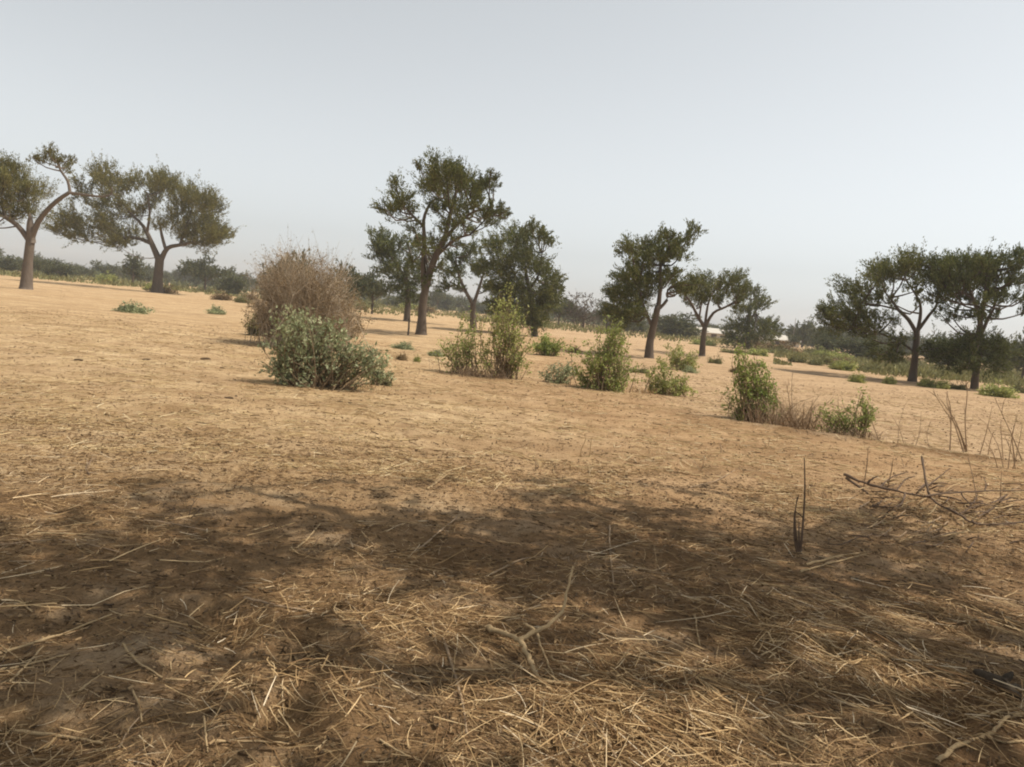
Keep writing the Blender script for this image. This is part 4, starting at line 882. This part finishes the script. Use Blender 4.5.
o = b.build('charred_wood', M['char'], smooth=True, loc=base); tag(o, 'black charred piece of wood with a grey back at the right edge', 'wood')

# ------------------------------------------------------------------ far houses, pole, stake
def plain(name, c, rough=.8):
    def bld(t, out):
        tc = N(t, 'ShaderNodeTexCoord'); nz = N(t, 'ShaderNodeTexNoise', Scale=1.2, Detail=5.0); t.links.new(tc.outputs['Object'], nz.inputs['Vector'])
        col = ramp(t, nz.outputs[0], [(.3, tuple(x * .82 for x in c)), (.7, c)]); p = N(t, 'ShaderNodeBsdfPrincipled', Roughness=rough)
        t.links.new(col, p.inputs['Base Color']); t.links.new(p.outputs[0], out.inputs[0])
    return mat(name, bld)
M['wall'] = plain('limewashed_wall', (.74, .68, .56)); M['tin'] = plain('tin_roof', (.52, .47, .39), .6); M['door'] = plain('dark_door', (.12, .09, .07)); M['post'] = plain('grey_post', (.22, .19, .16))
def house(px, Y, wm, hm, label):
    x = ground_px(px, Y); root = thing('low_house', label, 'house', (x, Y, gz(x, Y)), 'far low houses')
    b = MB(); b.box(-wm / 2, wm / 2, 0, 4.5, -.2, hm); b.build('wall', M['wall'], root)
    b = MB(); x0, x1 = -wm / 2 - .3, wm / 2 + .3
    V = [(x, y, z) for x in (x0, x1) for y, z in ((-.5, hm + .004), (2.25, hm + .8), (5, hm + .004), (5, hm + .1), (2.25, hm + .9), (-.5, hm + .1))]
    b.add(V, [(i, (i + 1) % 6, (i + 1) % 6 + 6, i + 6) for i in range(6)] + [(0, 5, 4, 1), (1, 4, 3, 2), (6, 7, 10, 11), (7, 8, 9, 10)]); b.build('roof', M['tin'], root)
    b = MB()
    for xx in (-wm / 2 + .002, wm / 2 - .202): b.add([(xx + dx, y, z) for dx in (0, .2) for y, z in ((.05, hm), (4.45, hm), (2.25, hm + .72))], [(0, 1, 2), (3, 5, 4)]); b.add([(xx + dx, y, z) for dx in (0, .2) for y, z in ((.05, hm), (4.45, hm), (2.25, hm + .72))], [(0, 3, 4, 1), (1, 4, 5, 2), (2, 5, 3, 0)])
    b.build('gable', M['wall'], root)
    for k in (-.25, .2):
        b = MB(); b.box(wm * k, wm * k + .9, -.04, -.003, 0, .7); b.build('door', M['door'], root)
    b = MB(); b.box(-.05 * wm, -.05 * wm + .8, -.04, -.003, .3, .6); b.build('window', M['door'], root)
house(783, 128, 5.2, .75, 'pale low house right of the rounded acacia, beside the small upright tree')
house(722, 135, 7.5, .8, 'pale low house seen between the flat-topped and rounded acacias')
x = ground_px(792, 118); b = MB(); b.tube([(0, 0, -.2), (0, 0, 2.2), (.03, 0, 4.3)], [.055, .05, .035], 7)
o = b.build('utility_pole', M['post'], smooth=True, loc=(x, 118, gz(x, 118))); tag(o, 'thin grey pole rising above the small tree near the pale house', 'pole')
p = ground_pt(408, 335); b = MB(); b.tube([(0, 0, -.1), (.01, 0, .35), (-.01, .02, .72)], [.05, .045, .035], 7, sub=2)
o = b.build('wooden_stake', M['bark'], smooth=True, loc=(p[0], p[1], gz(p[0], p[1]))); tag(o, 'short wooden stake left of the tallest acacia trunk', 'stake')

# ------------------------------------------------------------------ haze
def hz(t, out):
    v = N(t, 'ShaderNodeVolumePrincipled'); v.inputs['Color'].default_value = (.93, .96, 1.0, 1); v.inputs['Density'].default_value = .00055; v.inputs['Anisotropy'].default_value = .2
    t.links.new(v.outputs[0], out.inputs['Volume'])
M['haze'] = mat('haze', hz)
top = max((max((o.matrix_world.translation.z + c[2]) for c in o.bound_box) for o in C.objects if o.type == 'MESH' and o.name.startswith('crown')), default=12)
b = MB(); b.box(-930, 930, -130, 940, -1.5, 22.0); o = b.build('haze', M['haze']); tag(o, None, None, kind='stuff')
o['label'] = 'pale dusty haze hanging over the whole plain'
for o in list(C.objects):
    for k in ('_proto', 'used'):
        if k in o: del o[k]
bpy.context.view_layer.update()
inside = sum(1 for p in SHADE_CROWN if (lambda q: q[2] > 0 and -8 < q[0] < W + 8 and -8 < q[1] < H)(project(p)))
print('shade twigs', len(SHADE_CROWN), 'in frame', inside)
